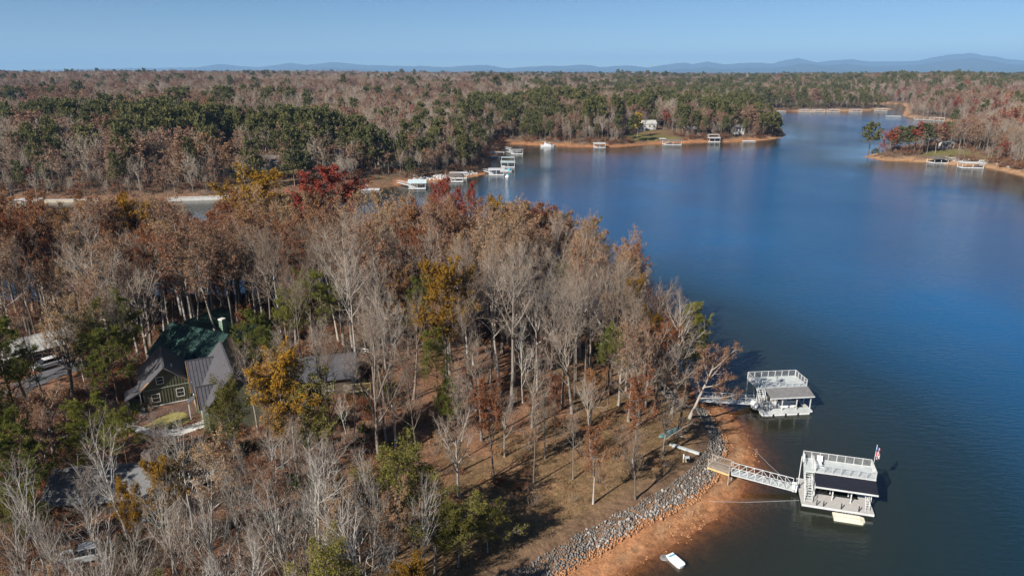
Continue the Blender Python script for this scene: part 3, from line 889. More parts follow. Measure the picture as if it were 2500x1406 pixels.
def spot_ok(x, y, rad):
    for a, b_, r_ in HOUSE_SPOTS:
        if (x - a) ** 2 + (y - b_) ** 2 < r_ * r_: return False
    for a, b_ in TREES:
        if (x - a) ** 2 + (y - b_) ** 2 < rad * rad: return False
    return True

def zone(x, y):
    if y > 128:
        if x < -70: return 'by the far left cove'
        if x < -38: return 'by the cove behind the green house'
        if x < -8: return 'round the crimson tree'
        return 'on the near point tip'
    if y > 98:
        if x < -62: return 'behind the long pale roof'
        if x < -36: return 'just behind the green roof'
        if x < -14: return 'above the wooden fence'
        if x < 10: return 'above the open slope'
        return 'beyond the far gangway'
    if y > 60:
        if x < -50: return 'by the left edge drive'
        if x < -22: return 'between the houses'
        if x < 5: return 'on the left open slope'
        return 'on the slope near the docks'
    if x < -30: return 'in the bottom left thicket'
    return 'in the bottom middle thicket'

ADJ = {'bare_tall': 'tall bare grey tree', 'bare_spread': 'broad forking bare tree', 'bare_small': 'small pale bare tree', 'russet': 'rust brown leaved tree', 'tan': 'half-bare tan tree',
       'pine': 'green pine', 'pine_full': 'bushy green pine', 'gold': 'golden leaved tree', 'olive': 'olive leaved small tree', 'red': 'dark red tree', 'holly': 'dark evergreen shrub', 'bare_shrub': 'leafless twiggy shrub', 'brown_shrub': 'brown leaved shrub'}
def fill(n, x0, x1, y0, y1, rad, kinds, hh, dmin=7.5, test=None):
    done = 0; tries = 0
    while done < n and tries < n * 60:
        tries += 1
        x = rng.uniform(x0, x1); y = rng.uniform(y0, y1)
        if abs(x) > 0.79 * y + 14: continue
        d = dz(x, y)
        if d < dmin or (test and not test(x, y)) or not spot_ok(x, y, rad): continue
        k = rng.choices([a for a, _ in kinds], [w for _, w in kinds])[0]
        H = rng.uniform(*hh)
        if d < 16 and H > 12: H *= 0.72 + 0.28 * d / 16
        if k in ('holly', 'bare_shrub', 'brown_shrub'): H = rng.uniform(1.2, 3.4)
        if k == 'pine_full': H *= .75
        if k == 'bare_small' and y > 66: H *= .62
        if H > 6 and -62 < x < -37 and 66 < y < 84: continue
        if hides(x, y, H + 1) and (rng.random() > (.05 if y > 60 else .5) or k in ('olive', 'pine_full', 'pine', 'gold', 'russet', 'tan')): continue
        z_ = zone(x, y)
        plant(k, x, y, H, '%s %s' % (ADJ[k], z_), '%ss %s' % (ADJ[k], z_), wide=rng.uniform(.72, 1.05) * (1.22 if y > 122 and k in ('russet', 'tan') else 1.0))
        done += 1
fill(215, -130, 33, 126, 150.5, 3.5, [('russet', 3.4), ('tan', 5), ('bare_tall', 2.2), ('bare_spread', .8), ('gold', .8), ('pine', .3)], (18.5, 23.0), 3.0)
fill(175, -105, 31, 101, 126, 3.7, [('russet', 2.4), ('tan', 4), ('bare_tall', 2.6), ('bare_spread', 1), ('pine', .15)], (17.5, 22.5), 4.0, test=lambda x, y: not (x > -14 and y < 106))
fill(24, -36, -6, 86, 108, 3.8, [('bare_tall', 5), ('tan', 1.4), ('gold', .3), ('olive', .2)], (15, 19.5), 6)
fill(30, -15, 27, 92, 111, 3.4, [('bare_tall', 6), ('tan', 1.2), ('gold', .3)], (16.5, 21), 5)
fill(14, 12, 27, 90, 104, 3.0, [('tan', 2), ('bare_spread', 1.6), ('russet', 1.6), ('bare_small', 1)], (12, 16), 5)
fill(10, -14, 18, 66, 88, 4.5, [('bare_spread', 2), ('russet', 1), ('bare_tall', 2)], (9, 15), 9)
fill(44, -78, -48, 58, 100, 3.6, [('bare_tall', 2), ('tan', 1.4), ('bare_small', 2), ('pine_full', .7), ('olive', .5)], (12, 18), 7)
fill(20, -46, -20, 58, 84, 3.6, [('bare_tall', 2.2), ('bare_small', 2), ('olive', .5), ('tan', .6)], (10, 15), 7)
fill(66, -34, -3, 32, 58, 2.7, [('bare_small', 6), ('bare_tall', .7), ('bare_spread', .8), ('olive', .3), ('tan', .4)], (9.0, 13.5), 6.5, test=lambda x, y: x < -7 - (y - 50) * 0.5)
fill(52, -56, -32, 38, 62, 2.9, [('bare_small', 2.4), ('bare_tall', 1.6), ('bare_spread', 1.2), ('olive', 1.0), ('pine_full', .7), ('tan', .6)], (8.5, 13.0), 6.5)
fill(12, -24, 18, 60, 92, 4.5, [('brown_shrub', 2), ('bare_shrub', 2), ('bare_small', .5)], (8, 11), 9)
fill(46, -100, -16, 96, 140, 3.0, [('brown_shrub', 4), ('bare_shrub', 2), ('holly', .5)], (2, 4), 5)
fill(42, -55, -16, 54, 92, 2.4, [('holly', 4), ('bare_shrub', 2), ('brown_shrub', 1)], (2, 4), 7)

# trees that look alike and stand together are told apart by their order across the picture
ORD = ['leftmost', 'second from left', 'third from left', 'fourth from left', 'fifth from left', 'sixth from left', 'seventh from left', 'eighth from left', 'ninth from left', 'tenth from left', 'eleventh from left', 'twelfth from left']
def ordinal(i, n):
    if i == n - 1: return 'rightmost'
    if i < 12: return ORD[i]
    if n - 1 - i < 12: return ORD[n - 1 - i].replace('left', 'right')
    return '%dth from left' % (i + 1)
byg = {}
for o in COL.objects:
    if o.parent is None and 'group' in o: byg.setdefault(o['group'], []).append(o)
for g_, os_ in byg.items():
    if len(os_) < 2: continue
    os_.sort(key=lambda o: o.location.x / (o.location.y * CP + 45 * SP))
    for i, o in enumerate(os_):
        o['label'] = '%s of the %s' % (ordinal(i, len(os_)), g_)
# ------------------------------------------------------------------ docks, gangways and things on the shore
M['white_metal'] = mat_plain('white_metal', (.53, .53, .52), .5, .18, 1.1)
M['alu'] = mat_plain('alu', (.55, .56, .57), .45, .12, 4, 0.3)
M['deck_grey'] = mat_plain('deck_grey', (.42, .40, .37), .75, .14, 3)
M['deck_pale'] = mat_plain('deck_pale', (.47, .50, .48), .7, .16, .9)
M['roof_navy'] = mat_plain('roof_navy', (.012, .013, .020), .55, .3, 2)
M['roof_grey'] = mat_plain('roof_grey', (.17, .165, .16), .5, .2, 2)
M['black'] = mat_plain('black', (.012, .012, .013), .5, .3, 4)
M['cream_plastic'] = mat_plain('cream_plastic', (.66, .62, .48), .45, .08, 2)
M['white_plastic'] = mat_plain('white_plastic', (.78, .78, .77), .35, .07, 3)
M['weathered'] = mat_plain('weathered', (.30, .25, .20), .85, .3, 3, bump=.4)
M['yellow_wood'] = mat_plain('yellow_wood', (.52, .36, .16), .8, .2, 4)
M['teal'] = mat_plain('teal', (.10, .20, .19), .4, .2, 3)
M['glass_dark'] = mat_plain('glass_dark', (.02, .025, .03), .08, .2, 1, spec=.6)
M['rubber'] = mat_plain('rubber', (.02, .02, .02), .8, .2, 4)
M['fabric_red'] = mat_plain('fabric_red', (.45, .06, .06), .8, .1, 4)
M['fabric_white'] = mat_plain('fabric_white', (.75, .75, .75), .8, .06, 4)
M['fabric_blue'] = mat_plain('fabric_blue', (.03, .05, .20), .8, .1, 4)
M['seat_blue'] = mat_plain('seat_blue', (.10, .35, .45), .6, .15, 3)
M['tan_canvas'] = mat_plain('tan_canvas', (.42, .36, .26), .85, .2, 3)

def part(name, mb, m, parent, bevel=0.0):
    return mb.build(name, M[m], parent, bevel=bevel)

def rail_run(parent, a, b_, n, h=1.07, m='white_metal', pick=0.11, wire=False, name='railing_panel'):
    """n railing panels between two points on a deck; each panel a part with its posts and pickets"""
    a = Vector(a); b_ = Vector(b_)
    for i in range(n):
        p = a.lerp(b_, i / n); q = a.lerp(b_, (i + 1) / n)
        mb = MB()
        mb.bar(p, p + Vector((0, 0, h)), .07)
        if i == n - 1: mb.bar(q, q + Vector((0, 0, h)), .07)
        u = Vector((0, 0, 1))
        d = (q - p).normalized() * .04
        mb.bar(p + d + u * (h - .03), q - d + u * (h - .03), .07, .05)
        mb.bar(p + d + u * .10, q - d + u * .10, .04, .05)
        L = (q - p).length
        if wire:
            for k in range(4): mb.bar(p + d + u * (.28 + .18 * k), q - d + u * (.28 + .18 * k), .018)
        else:
            k = max(2, int(L / pick))
            for j in range(1, k):
                s_ = p.lerp(q, j / k); mb.bar(s_ + u * .10, s_ + u * (h - .05), .022)
        part(name, mb, m, parent)

def steps(parent, x0, x1, y0, z0, y1, z1, n, m='white_metal', rail=True):
    run = Vector((0, y1 - y0, z1 - z0))
    for x in (x0, x1):
        part('stringer', MB().bar((x, y0, z0), (x, y1, z1), .06, .22), m, parent)
        if rail:
            mb = MB().bar((x, y0, z0 + 1.0), (x, y1, z1 + 1.0), .06, .06)
            for k in range(5):
                p = Vector((x, y0, z0)) + run * (k / 4)
                mb.bar(p, p + Vector((0, 0, 1.0)), .05)
            part('handrail', mb, m, parent)
    tm = MB().box(x0 + .04, x1 - .04, -.13, .13, -.02, .02).mesh('tread', M['deck_pale'])
    for i in range(n):
        t_ = (i + .5) / n
        link('tread', tm, parent, (0, y0 + run.y * t_, z0 + run.z * t_ + .06))

def gangway(name, a, b_, label, w=1.25, h=1.0, bays=8, m='white_metal', deckm='deck_pale'):
    """truss footbridge from shore point a to dock point b"""
    a = Vector(a); b_ = Vector(b_)
    L = (b_ - a).length; rz = math.atan2(b_.y - a.y, b_.x - a.x); sl_ = (b_.z - a.z) / L
    g = empty(name, a, rz)
    zz = lambda x: sl_ * x
    part('walkway', MB().plate([(0, -w/2, .05), (L, -w/2, zz(L) + .05), (L, w/2, zz(L) + .05), (0, w/2, .05)], .06), deckm, g)
    bm_ = L / bays
    for s_ in (-1, 1):
        y = s_ * (w / 2 + .04)
        part('bottom_chord', MB().bar((0, y, 0), (L, y, zz(L)), .07, .12), m, g)
        part('top_chord', MB().bar((0, y, h), (L, y, zz(L) + h), .07, .07), m, g)
        for k in range(bays + 1):
            part('upright', MB().bar((k * bm_, y, zz(k * bm_)), (k * bm_, y, zz(k * bm_) + h), .05), m, g)
        for k in range(bays):
            x0, x1 = k * bm_, (k + 1) * bm_
            if k < bays / 2: p, q = (x0, y, zz(x0)), (x1, y, zz(x1) + h)
            else: p, q = (x0, y, zz(x0) + h), (x1, y, zz(x1))
            part('diagonal', MB().bar(p, q, .045), m, g)
    tag(g, label, 'gangway')
    return g

# ---- near dock
W1, D1 = 7.8, 5.6
d1 = empty('boat_dock', (34.8, 70.2, 0), math.atan2(-.27, .963))
tag(d1, 'nearest white two level boat dock with dark navy roof and long staircase', 'boat dock')
part('front_deck', MB().box(0, W1, 0, 2.7, .44, .60), 'deck_grey', d1)
part('side_deck', MB().box(0, 1.35, 2.703, D1, .44, .60), 'deck_grey', d1)
part('side_deck', MB().box(W1 - 1.1, W1, 2.703, D1, .44, .60), 'deck_grey', d1)
part('back_deck', MB().box(1.353, W1 - 1.103, D1 - .7, D1, .44, .60), 'deck_grey', d1)
for (a, b_, c, e_) in ((-.06, W1 + .06, -.06, -.003), (-.06, W1 + .06, D1 + .003, D1 + .06)):
    part('deck_edge', MB().box(a, b_, c, e_, .36, .63), 'white_metal', d1)
for (a, b_) in ((-.06, -.003), (W1 + .003, W1 + .06)):
    part('deck_edge', MB().box(a, b_, 0, D1, .36, .63), 'white_metal', d1)
for (a, b_, c, e_) in ((.1, W1 - .1, .15, 1.2), (.1, W1 - .1, 1.4, 2.5), (.1, 1.25, 2.8, 5.4), (W1 - 1.0, W1 - .1, 2.8, 5.4)):
    part('float', MB().box(a, b_, c, e_, -.22, .34), 'black', d1, .03)
for x in (1.45, 3.5, 5.55, W1 - .1):
    for y in (1.75, 3.1, D1 - .15):
        part('post', MB().box(x - .06, x + .06, y - .06, y + .06, .602, 3.42 if y < 2 else 3.60), 'white_metal', d1)
for x in (1.6, 2.35, 4.3, 6.2):
    part('mooring_post', MB().box(x - .05, x + .05, .12, .22, .602, 1.35), 'black', d1, .012)
RX0, RX1 = 1.25, W1 + .25
part('roof', MB().plate([(RX0, .45, 2.98), (RX1, .45, 2.98), (RX1, 2.28, 3.74), (RX0, 2.28, 3.74)], .07), 'roof_navy', d1)
part('fascia', MB().box(RX0, RX1, .38, .44, 2.80, 3.0), 'white_metal', d1)
part('upper_deck', MB().box(.2, RX1, 2.30, 5.3, 3.62, 3.80), 'deck_pale', d1)
for y in (2.26, 5.305):
    part('deck_fascia', MB().box(1.25 if y < 3 else .2, RX1, y, y + .05, 3.52, 3.82), 'white_metal', d1)
rail_run(d1, (.25, 5.25, 3.80), (RX1 - .05, 5.25, 3.80), 8)
rail_run(d1, (RX1 - .05, 5.16, 3.80), (RX1 - .05, 2.40, 3.80), 3)
rail_run(d1, (1.35, 2.36, 3.80), (RX1 - .14, 2.36, 3.80), 7, wire=True, m='alu')
rail_run(d1, (.25, 5.16, 3.80), (.25, 4.5, 3.80), 1)
rail_run(d1, (1.3, 4.4, 3.80), (1.3, 2.45, 3.80), 2)
steps(d1, .30, 1.15, .55, .60, 4.5, 3.80, 15)
ld = empty('dock_ladder', (0, 0, 0)); ld.parent = None
ld.location = d1.matrix_basis @ Vector((6.95, .35, .60)); ld.rotation_euler = (0, 0, d1.rotation_euler.z)
for x in (0, .42):
    part('side_rail', MB().bar((x, 0, 0), (x + .02, 1.15, 1.5), .05), 'white_metal', ld)
for k in range(6):
    t_ = (k + .6) / 6.4
    part('rung', MB().bar((0, 1.15 * t_, 1.5 * t_), (.43, 1.15 * t_, 1.5 * t_), .045), 'white_metal', ld)
tag(ld, 'white aluminium ladder leaning at the right front of the nearest dock', 'ladder')
# lounge seat on the upper deck
ch = empty('lounge_chair', d1.matrix_basis @ Vector((1.75, 3.9, 3.80)), d1.rotation_euler.z)
part('seat', MB().box(0, .65, -.7, .5, .22, .34), 'white_plastic', ch, .02)
part('backrest', MB().plate([(0, .5, .34), (.65, .5, .34), (.65, .82, .95), (0, .82, .95)], .07), 'white_plastic', ch)
part('cushion', MB().box(.50, .64, -.55, .4, .342, .37), 'black', ch)
for x in (.05, .60):
    for y in (-.62, .42):
        part('leg', MB().box(x - .03, x + .03, y - .03, y + .03, 0, .22), 'white_plastic', ch)
tag(ch, 'white lounge chair with dark cushion on the upper deck of the nearest dock', 'chair')
# pole and chest at the gangway end
sp = empty('spud_pole', d1.matrix_basis @ Vector((-.18, 3.35, -1.5)))
part('pole', MB().tube([(0, 0, 0), (0, 0, 6.6)], .055, 8), 'white_metal', sp)
part('collar', MB().box(-.12, .12, -.12, .12, 1.95, 2.25), 'alu', sp, .02)
part('winch', MB().box(-.10, .10, -.2, -.08, 3.2, 3.5), 'alu', sp, .02)
tag(sp, 'tall thin white anchor pole at the left side of the nearest dock', 'pole')
bx = empty('storage_box', d1.matrix_basis @ Vector((-.62, 3.0, .1)), d1.rotation_euler.z)
part('float', MB().box(-.28, .28, -.45, .45, -.25, .30), 'black', bx)
part('body', MB().box(-.26, .26, -.42, .42, .303, 1.15), 'white_plastic', bx, .03)
part('lid', MB().box(-.29, .29, -.45, .45, 1.153, 1.24), 'white_plastic', bx, .02)
tag(bx, 'white storage box floating against the nearest dock by the gangway', 'box')
# flag
fl = empty('flag', d1.matrix_basis @ Vector((RX1 + .1, 4.9, 3.6)), d1.rotation_euler.z)
part('flagpole', MB().bar((0, 0, 0), (.05, 0, 3.4), .05), 'white_metal', fl)
part('bracket', MB().box(-.2, .05, -.05, .05, .1, .2), 'alu', fl)
part('finial', MB().tube([(.05, 0, 3.4), (.05, 0, 3.46), (.05, 0, 3.52)], [.03, .05, .01], 8), 'alu', fl)
def cloth(x0, x1, z0, z1, m, name, n=8):
    mb = MB(); vs_ = []; fs = []
    for i in range(n + 1):
        t_ = i / n; z = z1 + (z0 - z1) * t_
        for k, x in enumerate((x0, (x0 + x1) / 2, x1)):
            vs_.append((x + .05 * math.sin(t_ * 7), .09 * math.sin(t_ * 5 + k * 1.7 + x0 * 9), z - .45 * x))
    for i in range(n):
        for k in range(2): fs.append((i*3+k, i*3+k+1, i*3+k+4, i*3+k+3))
    mb.add(vs_, fs)
    o = mb.build(name, M[m], fl)
    sd = o.modifiers.new('thickness', 'SOLIDIFY'); sd.thickness = .012
cloth(.07, .24, 2.55, 3.35, 'fabric_blue', 'canton')
for i in range(4):
    cloth(.07 + .11 * i + .24 * 0, .07 + .11 * (i + 1), 1.55 + .12 * i, 2.54, 'fabric_red' if i % 2 == 0 else 'fabric_white', 'stripe')
cloth(.25, .36, 2.50, 3.30, 'fabric_white', 'stripe'); cloth(.37, .47, 2.55, 3.28, 'fabric_red', 'stripe')
tag(fl, 'striped red and white flag hanging on a pole at the nearest dock', 'flag')
# floating drive-on dock
jd = empty('drive_on_float', d1.matrix_basis @ Vector((3.35, -.95, .02)), d1.rotation_euler.z)
part('hull', MB().add([(0, -.6, -.2), (3.1, -.6, -.2), (3.4, -.2, -.2), (3.4, .6, -.2), (2.9, .85, -.2), (0, .85, -.2), (0, -.6, .22), (3.1, -.6, .22), (3.4, -.2, .2), (3.4, .6, .2), (2.9, .85, .22), (0, .85, .22)],
     [(5,4,3,2,1,0), (6,7,8,9,10,11), (0,1,7,6), (1,2,8,7), (2,3,9,8), (3,4,10,9), (4,5,11,10), (5,0,6,11)]), 'cream_plastic', jd, .03)
part('bunk', MB().box(.25, 2.9, -.32, -.08, .223, .36), 'cream_plastic', jd, .03)
part('bunk', MB().box(.25, 2.9, .30, .54, .223, .36), 'cream_plastic', jd, .03)
for k in range(4): part('cleat', MB().box(1.0 + .35 * k, 1.12 + .35 * k, .62, .74, .223, .33), 'deck_grey', jd)
tag(jd, 'cream plastic drive-on float tied to the front of the nearest dock', 'float')
gangway('gangway', (27.7, 75.25, 1.75), (34.9, 73.35, .66), 'white truss gangway from the timber landing to the nearest dock', 1.25, 1.0, 8)
def cable(pts, label):
    o = MB().tube(pts, .016, 5).build('mooring_cable', M['alu']); tag(o, label, 'cable')
a = G(1838, 1098)
cable([(a[0], a[1], .25), ((a[0] + 34.6) / 2, (a[1] + 73.7) / 2, .55), (34.6, 73.7, 1.1)], 'thin mooring cable from the stony beach to the nearest dock')
a = G(1700, 1228)
cable([(a[0], a[1], .3), ((a[0] + 34.7) / 2, (a[1] + 70.9) / 2, .25), (34.7, 70.9, .62)], 'low mooring cable along the clay beach to the front of the nearest dock')

# timber landing on the stone bank
lg = empty('timber_landing', (27.75, 75.2, 0), math.radians(143))
part('platform', MB().box(0, 2.9, -.75, .75, 1.72, 1.84), 'weathered', lg)
for x in (.1, 2.8):
    for y in (-.68, .68):
        part('post', MB().box(x - .06, x + .06, y - .06, y + .06, .2, 2.9), 'weathered', lg)
part('beam', MB().box(.02, 2.88, -.80, -.753, 1.55, 1.80), 'yellow_wood', lg)
part('beam', MB().box(.02, 2.88, .753, .80, 1.55, 1.80), 'yellow_wood', lg)
for y in (-.68, .68):
    part('handrail', MB().box(-.02, 2.95, y - .07, y + .07, 2.90, 2.95), 'weathered', lg)
    part('lower_rail', MB().box(.17, 2.73, y - .02, y + .02, 2.0, 2.08), 'weathered', lg)
    pm = MB().box(-.02, .02, -.02, .02, 0, .86).mesh('picket', M['weathered'])
    for k in range(18): link('picket', pm, lg, (.28 + .137 * k, y + (.035 if y > 0 else -.035), 2.04))
tag(lg, 'weathered timber landing with picket rails on the stone bank', 'landing')

# ---- second dock
d2 = empty('boat_dock', (38.0, 93.0, 0), math.atan2(.10, .995))
tag(d2, 'farther near-shore white boat dock with grey roof and boat underneath', 'boat dock')
W2, D2 = 7.9, 6.2
part('front_deck', MB().box(0, W2, 0, 1.3, .42, .56), 'deck_pale', d2)
part('side_deck', MB().box(0, 1.25, 1.303, D2, .42, .56), 'deck_grey', d2)
part('side_deck', MB().box(W2 - .5, W2, 1.303, D2, .42, .56), 'deck_grey', d2)
part('back_deck', MB().box(1.253, W2 - .503, D2 - .5, D2, .42, .56), 'deck_grey', d2)
for (a, b_, c, e_) in ((-.05, W2 + .05, -.05, -.003), (-.05, W2 + .05, D2 + .003, D2 + .05)):
    part('deck_edge', MB().box(a, b_, c, e_, .34, .585), 'white_metal', d2)
for (a, b_) in ((-.05, -.003), (W2 + .003, W2 + .05)):
    part('deck_edge', MB().box(a, b_, 0, D2, .34, .585), 'white_metal', d2)
for k in range(4): part('float', MB().box(.1 + 1.97 * k, 1.7 + 1.97 * k, .05, 1.2, -.2, .33), 'white_plastic', d2, .03)
for x in (.1, 1.35, W2 - .1, 3.3, 5.6):
    for y in ((.6, 2.5, D2 - .12) if x != .1 else (2.5, D2 - .12)):
        part('post', MB().box(x - .06, x + .06, y - .06, y + .06, .562, 2.82 if y < 1 else 3.35), 'white_metal', d2)
part('roof', MB().plate([(1.15, .15, 2.92), (W2 + .2, .15, 2.92), (W2 + .2, 2.4, 3.52), (1.15, 2.4, 3.52)], .07), 'roof_grey', d2)
part('fascia', MB().box(1.15, W2 + .2, .08, .145, 2.76, 2.94), 'white_metal', d2)
part('upper_deck', MB().box(0, W2 + .1, 2.42, D2, 3.36, 3.54), 'deck_pale', d2)
rail_run(d2, (.05, D2 - .05, 3.54), (W2 + .05, D2 - .05, 3.54), 7, wire=True)
rail_run(d2, (W2 + .05, D2 - .14, 3.54), (W2 + .05, 2.5, 3.54), 4, wire=True)
rail_run(d2, (1.2, 2.48, 3.54), (W2 - .04, 2.48, 3.54), 6, wire=True, m='alu', h=.9)
rail_run(d2, (.05, D2 - .14, 3.54), (.05, 3.3, 3.54), 2, wire=True)
steps(d2, .15, 1.0, -.0 + .5, .56, 3.2, 3.54, 12)
part('flag_post', MB().bar((3.5, 3.4, 3.54), (3.5, 3.4, 4.9), .12), 'white_metal', d2)
bt = empty('pontoon_boat', d2.matrix_basis @ Vector((1.7, 3.4, .05)), d2.rotation_euler.z)
for y in (-.8, .8):
    part('pontoon', MB().tube([(0, y, .12), (.4, y, .08), (4.6, y, .08), (5.2, y, .25)], [.2, .3, .3, .06], 10), 'white_plastic', bt)
part('deck', MB().box(.1, 5.0, -1.1, 1.1, .42, .52), 'deck_grey', bt)
part('fence_panel', MB().box(.2, 4.8, -1.1, -1.04, .523, 1.15), 'white_metal', bt)
part('fence_panel', MB().box(.2, 4.8, 1.04, 1.1, .523, 1.15), 'white_metal', bt)
part('seat', MB().box(.4, 1.9, .5, 1.03, .523, .95), 'tan_canvas', bt, .04)
part('console', MB().box(2.6, 3.3, -1.03, -.4, .523, 1.3), 'white_plastic', bt, .04)
tag(bt, 'white pontoon boat parked under the grey roofed dock', 'boat')
kc = empty('kayak_cover', d2.matrix_basis @ Vector((-.35, 2.1, .56)), d2.rotation_euler.z)
part('cover', MB().tube([(-.1, -.9, .25), (0, -.5, .45), (0, .5, .45), (.1, .9, .25)], [.1, .42, .42, .1], 10), 'white_plastic', kc)
part('cradle', MB().box(-.3, .3, -.5, .5, -.2, .1), 'alu', kc)
tag(kc, 'white covered bundle at the left corner of the grey roofed dock', 'bundle')
gangway('gangway', (28.6, 95.0, 1.9), (38.0, 96.3, .62), 'grey truss gangway under overhanging branches to the farther near dock', 1.3, 1.0, 9, 'alu')

# ---- small things on the near shore
p = T(1684, 1106)
a = T(1634, 1088); b_ = T(1706, 1111)
be = empty('timber_beam', (a + b_) / 2 + Vector((0, 0, .02)), math.atan2(b_.y - a.y, b_.x - a.x))
L = (b_ - a).length
be.rotation_euler.y = -math.asin((b_.z - a.z) / L)
part('beam', MB().box(-L / 2, L / 2, -.24, .24, .12, .34), 'deck_pale', be, .02)
part('end_cap', MB().box(L / 2 + .002, L / 2 + .06, -.22, .22, .14, .32), 'black', be)
for x in (-L * .38, L * .38): part('foot', MB().box(x - .1, x + .1, -.3, .3, -.1, .118), 'weathered', be)
tag(be, 'long pale wooden plank walkway lying on the grass behind the stone bank', 'plank')
p = T(1632, 1062)
cn = empty('canoe', p + Vector((0, 0, .0)), math.radians(38))
mb = MB(); vs_ = []; fs = []
N = 13
for i in range(N):
    t_ = i / (N - 1) * 2 - 1; hw = .42 * math.sqrt(max(0, 1 - abs(t_) ** 2.4)) + .015; zt = .10 + .12 * t_ * t_
    for k in range(7):
        a_ = math.pi * k / 6
        vs_.append((t_ * 2.1, -hw * math.cos(a_), zt + .42 * math.sin(a_) * (1 - .3 * t_ * t_) * (hw / .43) ** .5))
for i in range(N - 1):
    for k in range(6): fs.append((i*7+k, (i+1)*7+k, (i+1)*7+k+1, i*7+k+1))
fs.append(tuple(range(7))); fs.append(tuple((N-1)*7+k for k in range(6, -1, -1)))
part('hull', mb.add(vs_, fs), 'teal', cn)
part('keel', MB().bar((-1.9, 0, .54), (1.9, 0, .54), .04, .05), 'alu', cn)
tag(cn, 'overturned grey green canoe on the grass under the dead trunk', 'canoe')
p = T(1668, 1128)
pp = empty('utility_post', p)
part('post', MB().box(-.07, .07, -.07, .07, -.2, 1.1), 'white_plastic', pp, .01)
part('base', MB().box(-.1, .1, -.1, .1, -.2, .45), 'yellow_wood', pp)
part('box', MB().box(.25, .75, -.2, .2, .05, .75), 'white_plastic', pp, .03)
part('hose_reel', MB().tube([(.5, -.22, .42), (.5, -.38, .42)], .24, 12), 'black', pp)
part('pipe', MB().bar((.05, 0, .3), (.27, 0, .3), .06), 'black', pp)
tag(pp, 'white utility post with box and hose reel near the timber landing', 'post')
# white dinghy with a half sunk grey cover
p = G(1650, 1372)
dg = empty('dinghy', (p[0], p[1], .0), math.radians(-61))
hull = [(-1.05, -.48), (.75, -.50), (1.0, -.36), (1.05, 0), (1.0, .36), (.75, .50), (-1.05, .48)]
n = len(hull)
part('hull', MB().add([(x * .92, y * .85, -.12) for x, y in hull] + [(x, y, .30) for x, y in hull], [tuple(range(n))[::-1]] + [(i, (i+1) % n, n+(i+1) % n, n+i) for i in range(n)]), 'white_plastic', dg)
part('gunwale', MB().prism([(x * 1.03, y * 1.05) for x, y in hull], .302, .36), 'white_plastic', dg, .02)
part('inner_deck', MB().prism([(x * .88, y * .84) for x, y in hull], .362, .372), 'white_plastic', dg)
part('thwart', MB().box(-.78, -.60, -.42, .42, .374, .42), 'seat_blue', dg, .01)
tag(dg, 'small white dinghy with one blue seat aground at the clay beach', 'dinghy')
p = G(1625, 1360)
mb = MB(); vs_ = []; fs = []
for i in range(9):
    for j in range(5):
        a_ = 2 * math.pi * i / 9; r_ = .55 * math.cos(j / 4 * 1.57) + .02
        vs_.append((r_ * 1.2 * math.cos(a_), r_ * math.sin(a_), .02 + .22 * math.sin(j / 4 * 1.57) + .03 * math.sin(i * 2.3 + j)))
for i in range(9):
    for j in range(4): fs.append((i*5+j, ((i+1) % 9)*5+j, ((i+1) % 9)*5+j+1, i*5+j+1))
o = mb.add(vs_, fs).build('boulder', M['roof_grey'], None, (p[0], p[1], -.05), (0, 0, .4), smooth=True)
tag(o, 'grey green boulder in the shallows left of the white dinghy', 'boulder')
# dead trunk and uprooted stump
p = T(1655, 1066)
sn = empty('dead_tree', p)
part('trunk', MB().tube([(0, 0, -.3), (.05, 0, 1.5), (.25, .05, 3.2), (.2, 0, 4.4), (.32, 0, 5.6)], [.24, .18, .16, .13, .05], 8), 'bark_pale', sn)
part('limb', MB().tube([(.08, 0, 1.9), (.7, .1, 2.6), (1.2, .1, 2.9)], [.12, .09, .04], 6), 'bark_pale', sn)
part('root', MB().tube([(.1, 0, .1), (.7, -.3, .12), (1.3, -.4, -.1)], [.15, .1, .04], 6), 'weathered', sn)
tag(sn, 'pale broken dead trunk beside the canoe', 'dead tree')
p = T(1195, 1028)
ru = empty('uprooted_stump', p, .3)
part('root_plate', MB().tube([(-.2, .3, -.1), (-.1, .25, .4), (0, .2, .9), (.05, .2, 1.3)], [.85, .95, .65, .2], 9), 'weathered', ru)
rr_ = random.Random(5)
for k in range(14):
    a_ = rr_.uniform(0, 6.28); z_ = rr_.uniform(.3, 1.3); L = rr_.uniform(.5, 1.1)
    c_ = Vector((math.cos(a_), math.sin(a_) * .6, rr_.uniform(.1, .9))).normalized()
    o_ = Vector((0, .2, z_))
    part('root', MB().tube([o_, o_ + c_ * L * .6, o_ + c_ * L + Vector((0, 0, .15))], [.10, .06, .02], 5), 'weathered', ru)
part('log', MB().tube([(0, .3, .5), (-.8, 1.8, .45), (-1.6, 3.6, .4)], [.3, .26, .2], 8), 'weathered', ru)
tag(ru, 'uprooted tree stump with spiky dark roots on the open slope', 'stump')

